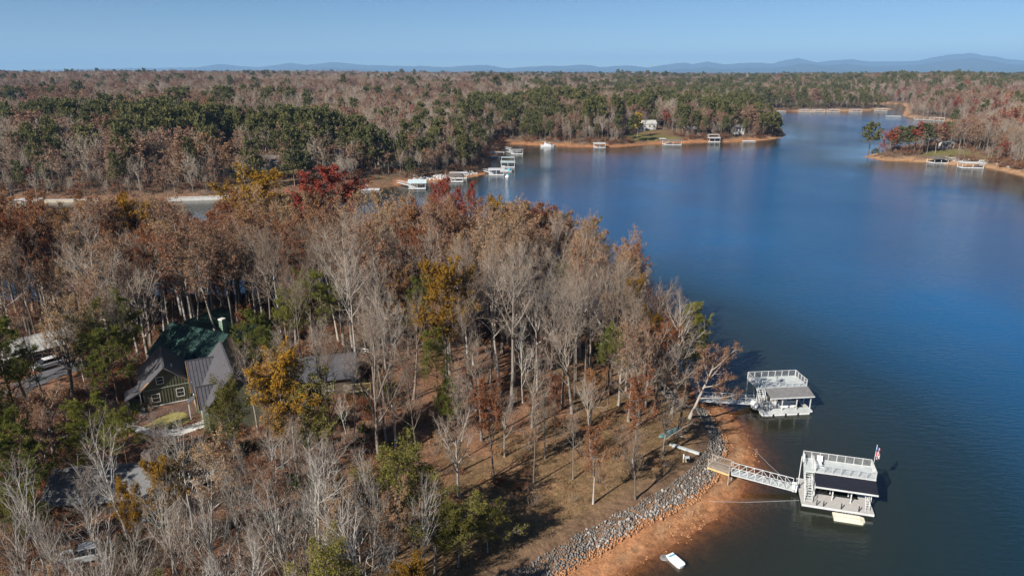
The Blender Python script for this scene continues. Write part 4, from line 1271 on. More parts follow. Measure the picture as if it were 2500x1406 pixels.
# ---- stone bank
rs = np.random.RandomState(3)
M['stone'] = mat_leaf('stone', [(0.0, (.10, .092, .082)), (0.3, (.19, .177, .16)), (0.6, (.29, .27, .245)), (1.0, (.42, .39, .35))], 0.0, 1.6)
M['stone_clay'] = mat_leaf('stone_clay', [(0.0, (.24, .12, .06)), (0.5, (.36, .19, .10)), (1.0, (.42, .26, .16))], 0.0, 1.6)
STONES = []
for k in range(8):
    bm_ = bmesh.new(); bmesh.ops.create_icosphere(bm_, subdivisions=1, radius=1.0)
    r2 = np.random.RandomState(200 + k)
    for v in bm_.verts:
        f_ = r2.uniform(.62, 1.15); v.co = Vector((v.co.x * f_ * 1.15, v.co.y * f_ * .85, v.co.z * f_ * .7))
    V = np.array([v.co[:] for v in bm_.verts]); F = np.array([[v.index for v in f.verts] for f in bm_.faces])
    bm_.free()
    STONES.append((V, F))
SM = [npmesh('stone', V, [F], [M['stone']]) for V, F in STONES]
SMC = [npmesh('stone', V, [F], [M['stone_clay']]) for V, F in STONES]
bank = empty('stone_bank', (24, 74, 0))
tag(bank, 'grey stone riprap bank along the near shore', 'stone bank')
cx = rs.uniform(-30, 34, 200000); cy = rs.uniform(35, 100, 200000)
wv = wav(cx, cy, 7, 61)
dd = on_sheet(GD, cx, cy)
lo = 3.3 + .35 * wv; hi = 6.1 + .4 * wv
ok = (dd > lo) & (dd < hi) & (np.abs(cx) < cy * .8)
cx, cy, dd = cx[ok], cy[ok], dd[ok]
keep_i = []; grid = {}
for i in range(len(cx)):
    gk = (int(cx[i] / .2), int(cy[i] / .2)); c_ = True
    for a_ in (-1, 0, 1):
        for b2 in (-1, 0, 1):
            for q in grid.get((gk[0] + a_, gk[1] + b2), ()):
                if (cx[q] - cx[i]) ** 2 + (cy[q] - cy[i]) ** 2 < .165 ** 2: c_ = False
    if c_: grid.setdefault(gk, []).append(i); keep_i.append(i)
cx, cy, dd = cx[keep_i], cy[keep_i], dd[keep_i]
cz = on_sheet(GZ, cx, cy)
size = rs.uniform(.085, .19, len(cx)) * (1.0 + .25 * (dd < 5)) * (1 + .4 * (rs.rand(len(cx)) < .06))
vis = size / np.hypot(cx, cy) * np.where((cx > 8) & (cy < 88), 1.0, .3)
order = np.argsort(-vis)
for k, i in enumerate(order[:300]):
    s_ = size[i]; v = rs.randint(8)
    o = link('stone', (SMC if dd[i] < 3.5 + .7 * rs.rand() else SM)[v], bank, (cx[i] - 24, cy[i] - 74, cz[i] + s_ * .25), tuple(rs.uniform(0, 6.28, 3)), (s_, s_, s_))
Vs, Fs, n = [[], []], [[], []], [0, 0]
for i in order[300:]:
    V, F = STONES[rs.randint(8)]
    e3 = np.array(Euler(tuple(rs.uniform(0, 6.28, 3))).to_matrix())
    t_ = 1 if dd[i] < 3.5 + .7 * rs.rand() else 0
    Vs[t_].append((V * size[i]) @ e3.T + np.array([cx[i] - 24, cy[i] - 74, cz[i] + size[i] * .25])); Fs[t_].append(F + n[t_]); n[t_] += len(V)
for t_, mm in ((0, 'stone'), (1, 'stone_clay')):
    o = link('rubble', npmesh('rubble', np.concatenate(Vs[t_]), [np.concatenate(Fs[t_])], [M[mm]]), bank)
    o['kind'] = 'stuff'
# scattered stones on the clay beach
sx = rs.uniform(8, 40, 9000); sy = rs.uniform(55, 100, 9000); sd_ = on_sheet(GD, sx, sy)
ok = (sd_ > -.8) & (sd_ < 3.6) & (rs.rand(9000) < .08 + .5 * (wav(sx, sy, 8, 66) > .25))
sx, sy = sx[ok], sy[ok]; sz = on_sheet(GZ, sx, sy)
Vl, Fl, n = [], [], 0
for i in range(len(sx)):
    V, F = STONES[rs.randint(8)]; s_ = rs.uniform(.04, .15)
    Vl.append(V * s_ + np.array([sx[i], sy[i], sz[i] + .01])); Fl.append(F + n); n += len(V)
tag(link('beach_stones', npmesh('beach_stones', np.concatenate(Vl), [np.concatenate(Fl)], [M['stone_clay']])), 'small clay stained stones strewn over the beach', kind='stuff')

# ---- dry grass and brush on the near ground
gx_ = rs.uniform(-22, 30, 26000); gy_ = rs.uniform(52, 98, 26000); gd_ = on_sheet(GD, gx_, gy_)
ok = (gd_ > 8.2) & (gd_ < 34) & (rs.rand(len(gx_)) < .15 + .75 * sm(-.2, .5, wav(gx_, gy_, 6, 21) + sm(26, 10, gd_) * .5))
gx_, gy_ = gx_[ok], gy_[ok]; n = len(gx_)
gb = np.stack([gx_, gy_, on_sheet(GZ, gx_, gy_) - .02], 1)
nb_ = 6
o_ = np.repeat(gb, nb_, 0) + np.concatenate([rs.randn(n * nb_, 2) * .10, np.zeros((n * nb_, 1))], 1)
d_ = nrm(np.concatenate([rs.randn(n * nb_, 2) * .7, np.ones((n * nb_, 1))], 1)) * rs.uniform(.10, .38, (n * nb_, 1))
s_ = nrm(np.concatenate([rs.randn(n * nb_, 2), np.zeros((n * nb_, 1))], 1)) * .02
V = np.stack([o_ - s_, o_ + s_, o_ + d_], 1).reshape(-1, 3)
M['dry_grass'] = mat_leaf('dry_grass', [(0.0, (.12, .085, .04)), (0.5, (.22, .17, .075)), (1.0, (.32, .26, .12))], .2, .35)
tag(link('dry_grass', npmesh('dry_grass', V, [np.arange(len(V)).reshape(-1, 3)], [M['dry_grass']])), 'dry tan grass on the slope above the stone bank', kind='stuff')
# fallen leaves
lx = rs.uniform(-60, 28, 60000); ly = rs.uniform(48, 112, 60000); ld_ = on_sheet(GD, lx, ly)
ok = (ld_ > 8.5) & (np.abs(lx) < ly * .8); lx, ly = lx[ok], ly[ok]
lc = np.stack([lx, ly, on_sheet(GZ, lx, ly) + .04], 1)
VL, FL = leaves(rs, lc, .10, .7, 3.0)
M['fallen_leaf'] = mat_leaf('fallen_leaf', [(0.0, (.11, .05, .03)), (0.35, (.22, .11, .06)), (0.7, (.34, .20, .11)), (1.0, (.42, .28, .17))], 0, 3.5)
tag(link('fallen_leaves', npmesh('fallen_leaves', VL, [FL], [M['fallen_leaf']])), 'brown fallen leaves covering the woodland floor', kind='stuff')
# ------------------------------------------------------------------ houses
M['roof_charcoal'] = mat_plain('roof_charcoal', (.085, .082, .088), .42, .12, 1.5)
M['roof_charcoal_rib'] = mat_plain('roof_charcoal_rib', (.07, .067, .074), .42, .12, 1.5)
M['roof_green'] = mat_plain('roof_green', (.024, .058, .046), .5, .3, .8)  # green darkened: the tree shade over the roof is put into its colour
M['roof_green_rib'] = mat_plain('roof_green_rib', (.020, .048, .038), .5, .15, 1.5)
M['roof_pale'] = mat_plain('roof_pale', (.40, .39, .36), .55, .25, 1.0)
M['roof_asphalt'] = mat_plain('roof_asphalt', (.15, .15, .15), .9, .2, 5)
M['siding_olive'] = mat_plain('siding_olive', (.105, .105, .065), .8, .12, 1.5)
M['batten_olive'] = mat_plain('batten_olive', (.085, .085, .052), .8, .12, 1.5)
M['siding_light'] = mat_plain('siding_light', (.22, .23, .17), .8, .1, 1.5)
M['siding_brown'] = mat_plain('siding_brown', (.10, .075, .055), .85, .25, 1.5)
M['siding_green'] = mat_plain('siding_green', (.16, .24, .17), .8, .15, 1.5)
M['siding_white'] = mat_plain('siding_white', (.50, .49, .46), .8, .12, 1.5)
M['siding_tan'] = mat_plain('siding_tan', (.42, .36, .27), .8, .1, 1.5)
M['soffit_wood'] = mat_plain('soffit_wood', (.30, .16, .07), .7, .2, 2)
M['trim_white'] = mat_plain('trim_white', (.6, .58, .54), .6, .06, 3)
M['stone_wall'] = mat_plain('stone_wall', (.16, .125, .11), .9, .45, 4, bump=.5)
M['concrete'] = mat_plain('concrete', (.52, .50, .46), .9, .12, .8)
M['asphalt'] = mat_plain('asphalt', (.10, .10, .105), .95, .2, 1.2)
M['lawn'] = mat_plain('lawn', (.22, .19, .06), .95, .3, 2.5)
M['mulch'] = mat_plain('mulch', (.10, .06, .045), .95, .3, 5)
M['paint_white'] = mat_plain('paint_white', (.72, .72, .72), .25, .04, 2, spec=.5)
M['paint_silver'] = mat_plain('paint_silver', (.40, .41, .42), .25, .06, 2, spec=.5)

def ribs(parent, quad, n, m, name='roof_rib', w=.05, h=.045):
    """standing seams up a roof plane given as (low0, low1, high1, high0)"""
    a, b_, c, d = [Vector(q) for q in quad]
    nr = (b_ - a).cross(d - a).normalized()
    if nr.z < 0: nr = -nr
    for i in range(n):
        t_ = (i + .5) / n
        p = a.lerp(b_, t_) + nr * (h / 2 + .001); q = d.lerp(c, t_) + nr * (h / 2 + .001)
        if (q - p).length < .35: continue
        part(name, MB().bar(p, q, w, h), m, parent)

def gable(parent, u0, u1, w0, w1, zb, ze, zr, axis, wallm, roofm, over=.45, th=.14, ribn=(0, 0), ribm=None, wall=True, trim='trim_white'):
    """gabled block: ridge along axis 'u' or 'w'; returns the two slope quads (low0, low1, high1, high0)"""
    if axis == 'u': f = lambda a, b_, z: (a, b_, z); A0, A1, B0, B1 = u0, u1, w0, w1
    else: f = lambda a, b_, z: (b_, a, z); A0, A1, B0, B1 = w0, w1, u0, u1
    mid = (B0 + B1) / 2
    if wall:
        mb = MB()
        vs_ = [f(A0, B0, zb), f(A0, B1, zb), f(A0, B1, ze), f(A0, mid, zr), f(A0, B0, ze)]
        vs_ += [f(A1, B0, zb), f(A1, B1, zb), f(A1, B1, ze), f(A1, mid, zr), f(A1, B0, ze)]
        mb.add(vs_, [(0,1,2,3,4), (9,8,7,6,5), (0,5,6,1), (1,6,7,2), (2,7,8,3), (3,8,9,4), (4,9,5,0)])
        part('wall', mb, wallm, parent)
    sl_ = (zr - ze) / (mid - B0)
    out_ = []
    for B, sg in ((B0, -1), (B1, 1)):
        lo = f(A0 - over, B + sg * over, ze - sl_ * over + th); l1 = f(A1 + over, B + sg * over, ze - sl_ * over + th)
        hi = f(A1 + over, mid, zr + th); h0 = f(A0 - over, mid, zr + th)
        quad = (lo, l1, hi, h0)
        part('roof', MB().plate(list(quad), th * .9), roofm, parent)
        out_.append(quad)
    for q, n in zip(out_, ribn):
        if n: ribs(parent, q, n, ribm or roofm)
    ridge_a = f(A0 - over, mid, zr + th + .02); ridge_b = f(A1 + over, mid, zr + th + .02)
    part('ridge_cap', MB().bar(ridge_a, ridge_b, .26, .05), ribm or roofm, parent)
    return out_

def window(parent, c, w, h, face, m='trim_white'):
    """window in a wall facing -x, +x, -y or +y"""
    c = Vector(c)
    ax = Vector((0, 1, 0)) if face in ('-x', '+x') else Vector((1, 0, 0))
    nn = {'-x': Vector((-1, 0, 0)), '+x': Vector((1, 0, 0)), '-y': Vector((0, -1, 0)), '+y': Vector((0, 1, 0))}[face]
    def slab(du0, du1, dz0, dz1, d0, d1):
        mb = MB(); P = []
        for d_ in (d0, d1):
            for (a_, z_) in ((du0, dz0), (du1, dz0), (du1, dz1), (du0, dz1)):
                P.append(c + ax * a_ + Vector((0, 0, z_)) + nn * d_)
        return mb.add(P, [(0,3,2,1), (4,5,6,7), (0,1,5,4), (1,2,6,5), (2,3,7,6), (3,0,4,7)])
    pane = part('window', slab(-w/2, w/2, -h/2, h/2, .004, .02), 'glass_dark', parent)
    for (a_, b_, c_, d_) in ((-w/2-.09, -w/2, -h/2-.09, h/2+.09), (w/2, w/2+.09, -h/2-.09, h/2+.09), (-w/2, w/2, h/2, h/2+.09), (-w/2, w/2, -h/2-.09, -h/2)):
        part('frame', slab(a_, b_, c_, d_, .003, .06), m, pane)
    part('muntin', slab(-w/2, w/2, -.025, .025, .021, .04), m, pane)

# ---- house with the charcoal roof
p0 = T(356, 1003)
A = empty('green_house', (p0.x, p0.y, 0), math.radians(29))
tag(A, 'olive green board sided house with charcoal metal gable roofs and stone base', 'house')
gz = p0.z - .4
Z = lambda z: z
gable(A, 0, 6.0, 0, 8.0, gz, 8.3, 11.1, 'w', 'siding_olive', 'roof_charcoal', .5)
part('stone_base', MB().box(-.06, 5.9, -.10, -.003, gz, gz + .75), 'stone_wall', A)
part('sill_band', MB().box(-.08, 5.92, -.13, -.003, gz + .753, gz + .86), 'trim_white', A)
part('belt_band', MB().box(.1, 5.9, -.08, -.003, 8.0, 8.14), 'siding_light', A)
for k in range(16):
    x = .25 + .37 * k
    zt = 8.3 + (11.1 - 8.3) * (1 - abs(x - 3.0) / 3.0) - .25
    part('batten', MB().box(x - .03, x + .03, -.05, -.003, gz + .862, 7.998), 'batten_olive', A)
    if zt > 8.5: part('batten', MB().box(x - .03, x + .03, -.05, -.003, 8.142, zt), 'batten_olive', A)
window(A, (4.6, 0, 6.9), .9, 1.1, '-y'); window(A, (1.5, 0, 6.7), .9, 1.1, '-y'); window(A, (2.3, 0, 9.2), .8, .9, '-y')
part('gable_soffit', MB().plate([(3.0, -.48, 11.05), (6.2, -.48, 8.35), (6.2, -.02, 8.35), (3.0, -.02, 11.05)], .05), 'soffit_wood', A)
part('gable_soffit', MB().plate([(3.0, -.48, 11.05), (-.2, -.48, 8.35), (-.2, -.02, 8.35), (3.0, -.02, 11.05)], .05), 'soffit_wood', A)
part('downspout', MB().bar((-.35, -.2, 8.1), (-.35, -.2, gz + .2), .08), 'trim_white', A)
part('vent_pipe', MB().tube([(4.0, 1.6, 10.1), (4.0, 1.6, 10.7)], .06, 8), 'alu', A)
# side porch roof at the left
part('porch_roof', MB().plate([(-2.3, .2, 7.0), (-2.3, 3.6, 7.0), (-.45, 3.6, 7.75), (-.45, .2, 7.75)], .1), 'roof_charcoal', A)
part('porch_wall', MB().box(-1.9, -1.75, .4, 3.4, gz, 6.9), 'siding_light', A)
# main range behind, ridge running front to back
gable(A, 7.2, 14.2, -11.2, .8, gz, 8.9, 12.9, 'w', 'siding_olive', 'roof_charcoal', .5)
# two cross gables facing left
gable(A, 6.15, 9.6, -4.7, 3.0, gz, 8.7, 11.5, 'u', 'siding_light', 'roof_charcoal', .35, ribn=(9, 0), ribm='roof_charcoal_rib')
gable(A, 6.6, 9.4, -10.2, -5.9, gz, 8.6, 10.5, 'u', 'siding_light', 'roof_charcoal', .35, ribn=(8, 0), ribm='roof_charcoal_rib')
for w_, z_ in ((-3.3, 9.0), (-3.3, 6.9), (-1.6, 9.1), (-1.6, 6.9)): window(A, (6.15, w_, z_), .75, 1.15, '-x')
window(A, (6.6, -8.0, 8.6), .8, 1.0, '-x')
part('gable_trim', MB().bar((5.78, -5.0, 8.55), (5.78, -.85, 11.6), .06, .2), 'soffit_wood', A)
part('gable_trim', MB().bar((6.22, -10.5, 8.5), (6.22, -8.05, 10.6), .06, .2), 'soffit_wood', A)
part('entry_roof', MB().plate([(5.1, -6.0, 7.6), (5.1, -4.8, 7.6), (6.13, -4.8, 8.2), (6.13, -6.0, 8.2)], .08), 'roof_charcoal', A)
for w_ in (-5.9, -4.9): part('entry_post', MB().box(5.2, 5.32, w_ - .06, w_ + .06, gz, 7.5), 'trim_white', A)

# ---- house with the green metal roof
g0 = G(420, 788, 11.0); g1 = G(552, 815, 11.0)
ang = math.atan2(g1[1] - g0[1], g1[0] - g0[0]); LG = math.hypot(g1[0] - g0[0], g1[1] - g0[1])
B = empty('green_roofed_house', (g0[0], g0[1], 0), ang)
tag(B, 'shaded house with green ribbed metal roofs and square chimney', 'house')
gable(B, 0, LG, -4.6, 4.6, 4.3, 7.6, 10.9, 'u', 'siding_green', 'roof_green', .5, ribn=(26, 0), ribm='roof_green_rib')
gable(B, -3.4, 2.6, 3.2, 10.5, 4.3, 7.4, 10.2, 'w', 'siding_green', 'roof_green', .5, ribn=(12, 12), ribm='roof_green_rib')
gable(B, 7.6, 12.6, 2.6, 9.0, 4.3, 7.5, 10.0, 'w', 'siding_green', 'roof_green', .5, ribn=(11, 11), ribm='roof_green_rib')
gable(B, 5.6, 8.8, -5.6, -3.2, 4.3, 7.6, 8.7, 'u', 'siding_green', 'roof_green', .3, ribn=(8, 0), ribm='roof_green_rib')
window(B, (5.6, -4.4, 7.3), .8, .8, '-x')
c_ = G(543, 790, 10.2)
R2 = Matrix.Rotation(-ang, 3, 'Z') @ (Vector((c_[0], c_[1], 0)) - Vector((g0[0], g0[1], 0)))
ch_ = part('chimney', MB().box(R2.x - .38, R2.x + .38, R2.y - .38, R2.y + .38, 8.0, 10.9), 'siding_green', B)
part('chimney_cap', MB().box(R2.x - .44, R2.x + .44, R2.y - .44, R2.y + .44, 10.903, 11.1), 'trim_white', ch_)
part('vent_pipe', MB().tube([(9.0, -1.6, 9.6), (9.0, -1.6, 10.5)], .07, 8), 'trim_white', B)
for k in range(2):
    part('satellite_dish', MB().tube([(-4.6 - k, 2.2, 7.3), (-4.7 - k, 2.1, 7.5)], [.25, .32], 10), 'white_plastic', B)

# ---- long pale roof at the left edge
l1 = G(165, 796, 8.6); l0 = G(0, 838, 8.6)
ang = math.atan2(l1[1] - l0[1], l1[0] - l0[0]); LL = math.hypot(l1[0] - l0[0], l1[1] - l0[1])
Cc = empty('long_low_house', (l0[0], l0[1], 0), ang)
tag(Cc, 'long low house with pale ribbed roof and dark wall at the left edge', 'house')
gable(Cc, -14, LL - .5, -3.6, 3.6, 4.0, 7.1, 8.4, 'u', 'siding_brown', 'roof_pale', .5, ribn=(40, 40))
for k in range(4): window(Cc, (LL - 3 - 3.2 * k, -3.6, 5.9), 1.2, 1.1, '-y')

# ---- dark roofed house uphill of the leaf slope
p = T(775, 968)
Dh = empty('dark_roofed_house', (p.x, p.y + 2.5, 0), math.radians(14))
tag(Dh, 'low house with dark grey roof half hidden by bare trees', 'house')
gable(Dh, -6, 4.6, -2.6, 4.4, 3.8, 7.6, 9.6, 'u', 'siding_brown', 'roof_charcoal', .6)
part('deck', MB().box(3.2, 7.0, -5.4, -2.8, 6.2, 6.35), 'weathered', Dh)
for x in (3.3, 6.9):
    for y in (-5.3, -2.9): part('deck_post', MB().box(x - .08, x + .08, y - .08, y + .08, 3.0, 6.197), 'weathered', Dh)
rail_run(Dh, (3.2, -5.35, 6.35), (7.0, -5.35, 6.35), 3, m='yellow_wood')
for k in range(3): window(Dh, (-4 + 2.6 * k, -2.6, 6.2), 1.1, 1.2, '-y')

# ---- asphalt roofed house at the bottom left
p = T(250, 1235)
Eh = empty('asphalt_roofed_house', (p.x, p.y + 2.0, 0), math.radians(6))
tag(Eh, 'house with plain grey asphalt roof behind pine trunks at bottom left', 'house')
gable(Eh, -5.2, 5.4, -3.4, 3.6, 3.6, 6.3, 8.0, 'u', 'siding_brown', 'roof_asphalt', .5)
part('chimney', MB().box(3.2, 4.2, 1.2, 2.2, 6.8, 8.9), 'stone_wall', Eh)
part('porch_roof', MB().plate([(5.5, -6.8, 5.5), (8.5, -6.8, 5.5), (8.5, -3.0, 6.1), (5.5, -3.0, 6.1)], .1), 'roof_asphalt', Eh)
for x in (5.7, 8.3): part('porch_post', MB().box(x - .07, x + .07, -6.7, -6.56, 3.6, 5.4), 'trim_white', Eh)
# outdoor stair railing right of it
p = T(498, 1188)
sr = empty('stair_railing', p, math.radians(48))
part('landing', MB().box(-1.2, 1.2, -.9, .9, .9, 1.0), 'weathered', sr)
for x in (-1.1, 1.1):
    for y in (-.8, .8): part('post', MB().box(x - .05, x + .05, y - .05, y + .05, -.3, 2.1), 'trim_white', sr)
rail_run(sr, (-1.2, -.85, 1.0), (1.2, -.85, 1.0), 2, m='trim_white')
rail_run(sr, (1.15, -.75, 1.0), (1.15, .85, 1.0), 1, m='trim_white')
tag(sr, 'small raised landing with white picket railing below the mustard tree', 'landing')

# ---- fences
def rail_fence(name, pa, pb, n, rails, h, m, label):
    a = T(*pa); b_ = T(*pb)
    f_ = empty(name, a, math.atan2(b_.y - a.y, b_.x - a.x)); L = (b_ - a).length
    for i in range(n + 1):
        x = L * i / n; q = a.lerp(b_, i / n); z0 = hz(q.x, q.y) - a.z
        part('post', MB().box(x - .07, x + .07, -.07, .07, z0 - .4, z0 + h + .1), m, f_)
    for i in range(n):
        x0, x1 = L * i / n, L * (i + 1) / n
        q0 = a.lerp(b_, i / n); q1 = a.lerp(b_, (i + 1) / n)
        for k in range(rails):
            zz_ = h * (k + 1) / rails - .05
            part('rail', MB().bar((x0 + .01, -.09, hz(q0.x, q0.y) - a.z + zz_), (x1 - .01, -.09, hz(q1.x, q1.y) - a.z + zz_), .035, .15), m, f_)
    tag(f_, label, 'fence')
rail_fence('wooden_fence', (812, 884), (892, 900), 4, 4, 1.25, 'yellow_wood', 'yellow wooden four rail fence in the clearing')
rail_fence('white_fence', (866, 862), (958, 876), 5, 3, 1.1, 'trim_white', 'white rail fence behind the yellow wooden fence')

# ---- driveway, path, lawn: sheets laid on the ground
def drape(name, pts, m, lift, label, sub=.6):
    xs = [q[0] for q in pts]; ys = [q[1] for q in pts]
    gx = np.arange(min(xs), max(xs) + sub, sub); gy = np.arange(min(ys), max(ys) + sub, sub)
    P = np.array(pts); X, Y = np.meshgrid((gx[:-1] + gx[1:]) / 2, (gy[:-1] + gy[1:]) / 2)
    ins = np.zeros(X.shape, bool)
    for i in range(len(P)):
        (ax, ay), (bx_, by_) = P[i], P[(i + 1) % len(P)]
        c_ = (ay > Y) != (by_ > Y)
        ins ^= c_ & (X < (bx_ - ax) * (Y - ay) / (by_ - ay + 1e-9) + ax)
    V = np.array([(a_, b_) for b_ in gy for a_ in gx]); nx = len(gx)
    Zv = on_sheet(GZ, V[:, 0], V[:, 1]) + lift
    q = [(j*nx+i, j*nx+i+1, (j+1)*nx+i+1, (j+1)*nx+i) for j in range(X.shape[0]) for i in range(X.shape[1]) if ins[j, i]]
    if not q: return
    q = np.array(q); us = np.unique(q); rm = np.full(len(V), -1); rm[us] = np.arange(len(us))
    o = link(name, npmesh(name, np.column_stack([V, Zv])[us], [rm[q]], [M[m]], smooth=True))
    tag(o, label, kind='structure')
def loop(pxs): return [(T(a, b_).x, T(a, b_).y) for a, b_ in pxs]
drape('driveway', loop([(275, 1055), (290, 1000), (320, 975), (350, 975), (358, 1012), (338, 1030), (318, 1050)]), 'concrete', .05, 'pale concrete drive beside the olive green house', .35)
drape('path', loop([(318, 1032), (330, 1040), (380, 1052), (440, 1048), (490, 1030), (520, 1015), (525, 1026), (495, 1046), (440, 1064), (375, 1068), (315, 1052)]), 'concrete', .058, 'curved pale path round the small lawn', .25)
drape('lawn', loop([(350, 1042), (375, 1028), (420, 1008), (452, 1008), (465, 1030), (430, 1044), (385, 1052)]), 'lawn', .05, 'small yellow lawn in front of the olive green house', .3)
drape('planting_bed', loop([(340, 1035), (358, 1010), (466, 982), (490, 1012), (475, 1035), (465, 1028), (452, 1008), (420, 1008), (375, 1028)]), 'mulch', .042, 'dark mulch bed below the stone house base', .3)
drape('road', loop([(0, 960), (60, 925), (150, 890), (230, 872), (240, 885), (160, 915), (80, 950), (0, 1000)]), 'asphalt', .05, 'shaded asphalt drive beside the long low house', .6)

# ---- cars
def car(x, y, z, rz, paint, label):
    c = empty('parked_car', (x, y, z), rz)
    prof = [(-2.2, .35), (-2.25, .75), (-2.1, .95), (-1.1, 1.02), (2.05, .98), (2.2, .8), (2.2, .35)]
    mb = MB(); n = len(prof)
    mb.add([(a, -.88, b_) for a, b_ in prof] + [(a, .88, b_) for a, b_ in prof], [tuple(range(n)), tuple(range(2*n-1, n-1, -1))] + [(i, (i+1) % n, n+(i+1) % n, n+i) for i in range(n)])
    part('body', mb, paint, c, .05)
    cab = [(-1.15, 1.0), (-.55, 1.52), (1.3, 1.55), (1.95, 1.0)]
    mb = MB(); n = 4
    mb.add([(a, -.78 + .12 * (b_ > 1.2), b_) for a, b_ in cab] + [(a, .78 - .12 * (b_ > 1.2), b_) for a, b_ in cab], [tuple(range(n)), tuple(range(2*n-1, n-1, -1))] + [(i, (i+1) % n, n+(i+1) % n, n+i) for i in range(n)])
    part('windows', mb, 'glass_dark', c)
    part('roof_panel', MB().box(-.5, 1.25, -.64, .64, 1.555, 1.60), paint, c, .02)
    for xx in (-1.4, 1.4):
        for yy in (-.8, .8):
            w = part('wheel', MB().tube([(xx, yy - .1, .33), (xx, yy + .1, .33)], .33, 14), 'rubber', c)
            part('rim', MB().tube([(xx, yy - .115, .33), (xx, yy + .115, .33)], .19, 10), 'alu', w)
    for yy in (-.6, .6): part('headlight', MB().box(-2.275, -2.2, yy - .16, yy + .16, .68, .82), 'white_plastic', c)
    tag(c, label, 'car')
p = T(118, 898); car(p.x, p.y, p.z + .05, math.radians(55), 'paint_white', 'white car in the shade by the long low house')
p = T(212, 1366); car(p.x, p.y, p.z, math.radians(20), 'paint_silver', 'silver car half hidden by branches in the bottom left corner')
# utility pole
p = T(257, 835); p = Vector((G(257, 800, 8)[0], G(257, 800, 8)[1], 0))
up_ = empty('utility_pole', (p.x, p.y, hz(p.x, p.y)))
part('pole', MB().tube([(0, 0, -.5), (0, 0, 6.5)], [.14, .1], 8), 'deck_grey', up_)
part('crossarm', MB().box(-.9, .2, -.06, .06, 5.7, 5.85), 'deck_grey', up_)
part('transformer', MB().tube([(.28, 0, 5.0), (.28, 0, 5.7)], .2, 10), 'alu', up_)
tag(up_, 'utility pole with transformer between the long low house and the green roof', 'utility pole')

# ------------------------------------------------------------------ far docks
def far_dock(px, py, W, D, rz, style, label, roofm='white_metal', gang=None, boat=None):
    x, y = G(px, py)
    d = empty('boat_dock', (x, y, 0), rz)
    part('deck', MB().box(-W/2, W/2, -D/2, D/2, .2, .62), 'white_metal', d)
    if style in ('flat', 'two', 'gable', 'hip', 'frame'):
        for a in (-W/2 + .15, 0, W/2 - .15):
            for b_ in (-D/2 + .15, D/2 - .15):
                part('post', MB().box(a - .1, a + .1, b_ - .1, b_ + .1, .622, 2.9), 'white_metal', d)
    if style in ('flat', 'two', 'frame'):
        part('roof', MB().box(-W/2 - .3, W/2 + .3, -D/2 - .3, D/2 + .3, 2.903, 3.2), roofm, d)
    if style == 'two':
        rail_run(d, (-W/2, -D/2, 3.2), (W/2, -D/2, 3.2), 4, wire=True); rail_run(d, (W/2, -D/2, 3.2), (W/2, D/2, 3.2), 3, wire=True)
        part('canopy', MB().box(-W/2, W/2, 0, D/2, 5.2, 5.4), roofm, d)
        for a in (-W/2 + .2, W/2 - .2):
            for b_ in (.2, D/2 - .2): part('canopy_post', MB().box(a - .08, a + .08, b_ - .08, b_ + .08, 3.2, 5.2), 'white_metal', d)
    if style in ('gable', 'hip'):
        e_ = W * .28 if style == 'hip' else 0
        ov = .4
        for s_ in (-1, 1):
            part('roof', MB().plate([(-W/2 - ov, s_ * (D/2 + ov), 2.8), (W/2 + ov, s_ * (D/2 + ov), 2.8), (W/2 + ov - e_, 0, 4.2), (-W/2 - ov + e_, 0, 4.2)], .12), roofm, d)
        if style == 'hip':
            for s_ in (-1, 1): part('roof', MB().plate([(s_ * (W/2 + ov), -D/2 - ov, 2.8), (s_ * (W/2 + ov), D/2 + ov, 2.8), (s_ * (W/2 + ov - e_), 0, 4.2)], .12), roofm, d)
    if boat:
        part('float', MB().box(-W/2 + .1, W/2 - .1, -D/2 + .1, D/2 - .1, -.3, .198), 'black', d)
    tag(d, label, 'boat dock')
    if gang:
        gx, gy = G(*gang)
        a = Vector((gx, gy, .9)); b_ = Vector((x, y, .45))
        g = empty('walkway', a, math.atan2(b_.y - a.y, b_.x - a.x)); L = max((b_ - a).length - W * .45, 2)
        part('walkway', MB().plate([(0, -.7, 0), (L, -.7, -.3), (L, .7, -.3), (0, .7, 0)], .12), 'white_metal', g)
        for s_ in (-.66, .66):
            part('handrail', MB().bar((0, s_, .95), (L, s_, .65), .09), 'white_metal', g)
            for k in range(5): part('post', MB().bar((L * k / 4, s_, -.3 * k / 4), (L * k / 4, s_, .95 - .3 * k / 4), .08), 'white_metal', g)
        tag(g, 'gangway to the ' + label, 'gangway')
M['roof_bluegrey'] = mat_plain('roof_bluegrey', (.40, .47, .48), .5, .1, .5)
M['roof_brown'] = mat_plain('roof_brown', (.12, .10, .085), .7, .2, .5)
far_dock(1020, 461, 7.5, 5.0, .03, 'gable', 'pale blue gable roofed boathouse nearest the cove mouth', 'roof_bluegrey', (972, 450), 1)
far_dock(1112, 444, 7.6, 5.0, .02, 'hip', 'dock with dark hipped roof second in the left hand row', 'roof_brown', (1072, 438), 1)
far_dock(1120, 437, 8.0, 2.6, .02, 'flat', 'white flat topped platform behind the dark hipped dock', 'white_metal')
far_dock(1212, 428, 7.6, 6.0, .0, 'flat', 'white flat roofed dock third in the left hand row', 'white_metal', (1178, 420), 1)
far_dock(1235, 419, 6.0, 6.0, .0, 'open', 'low open white dock behind the third dock', 'white_metal')
far_dock(1240, 409, 7.4, 6.0, .0, 'two', 'two level dock with pale blue canopy in the left hand row', 'roof_bluegrey', None, 1)
far_dock(1214, 385, 8.0, 5.0, .0, 'flat', 'low tan roofed dock under the trees of the left hand row', 'deck_grey', (1205, 388), 1)
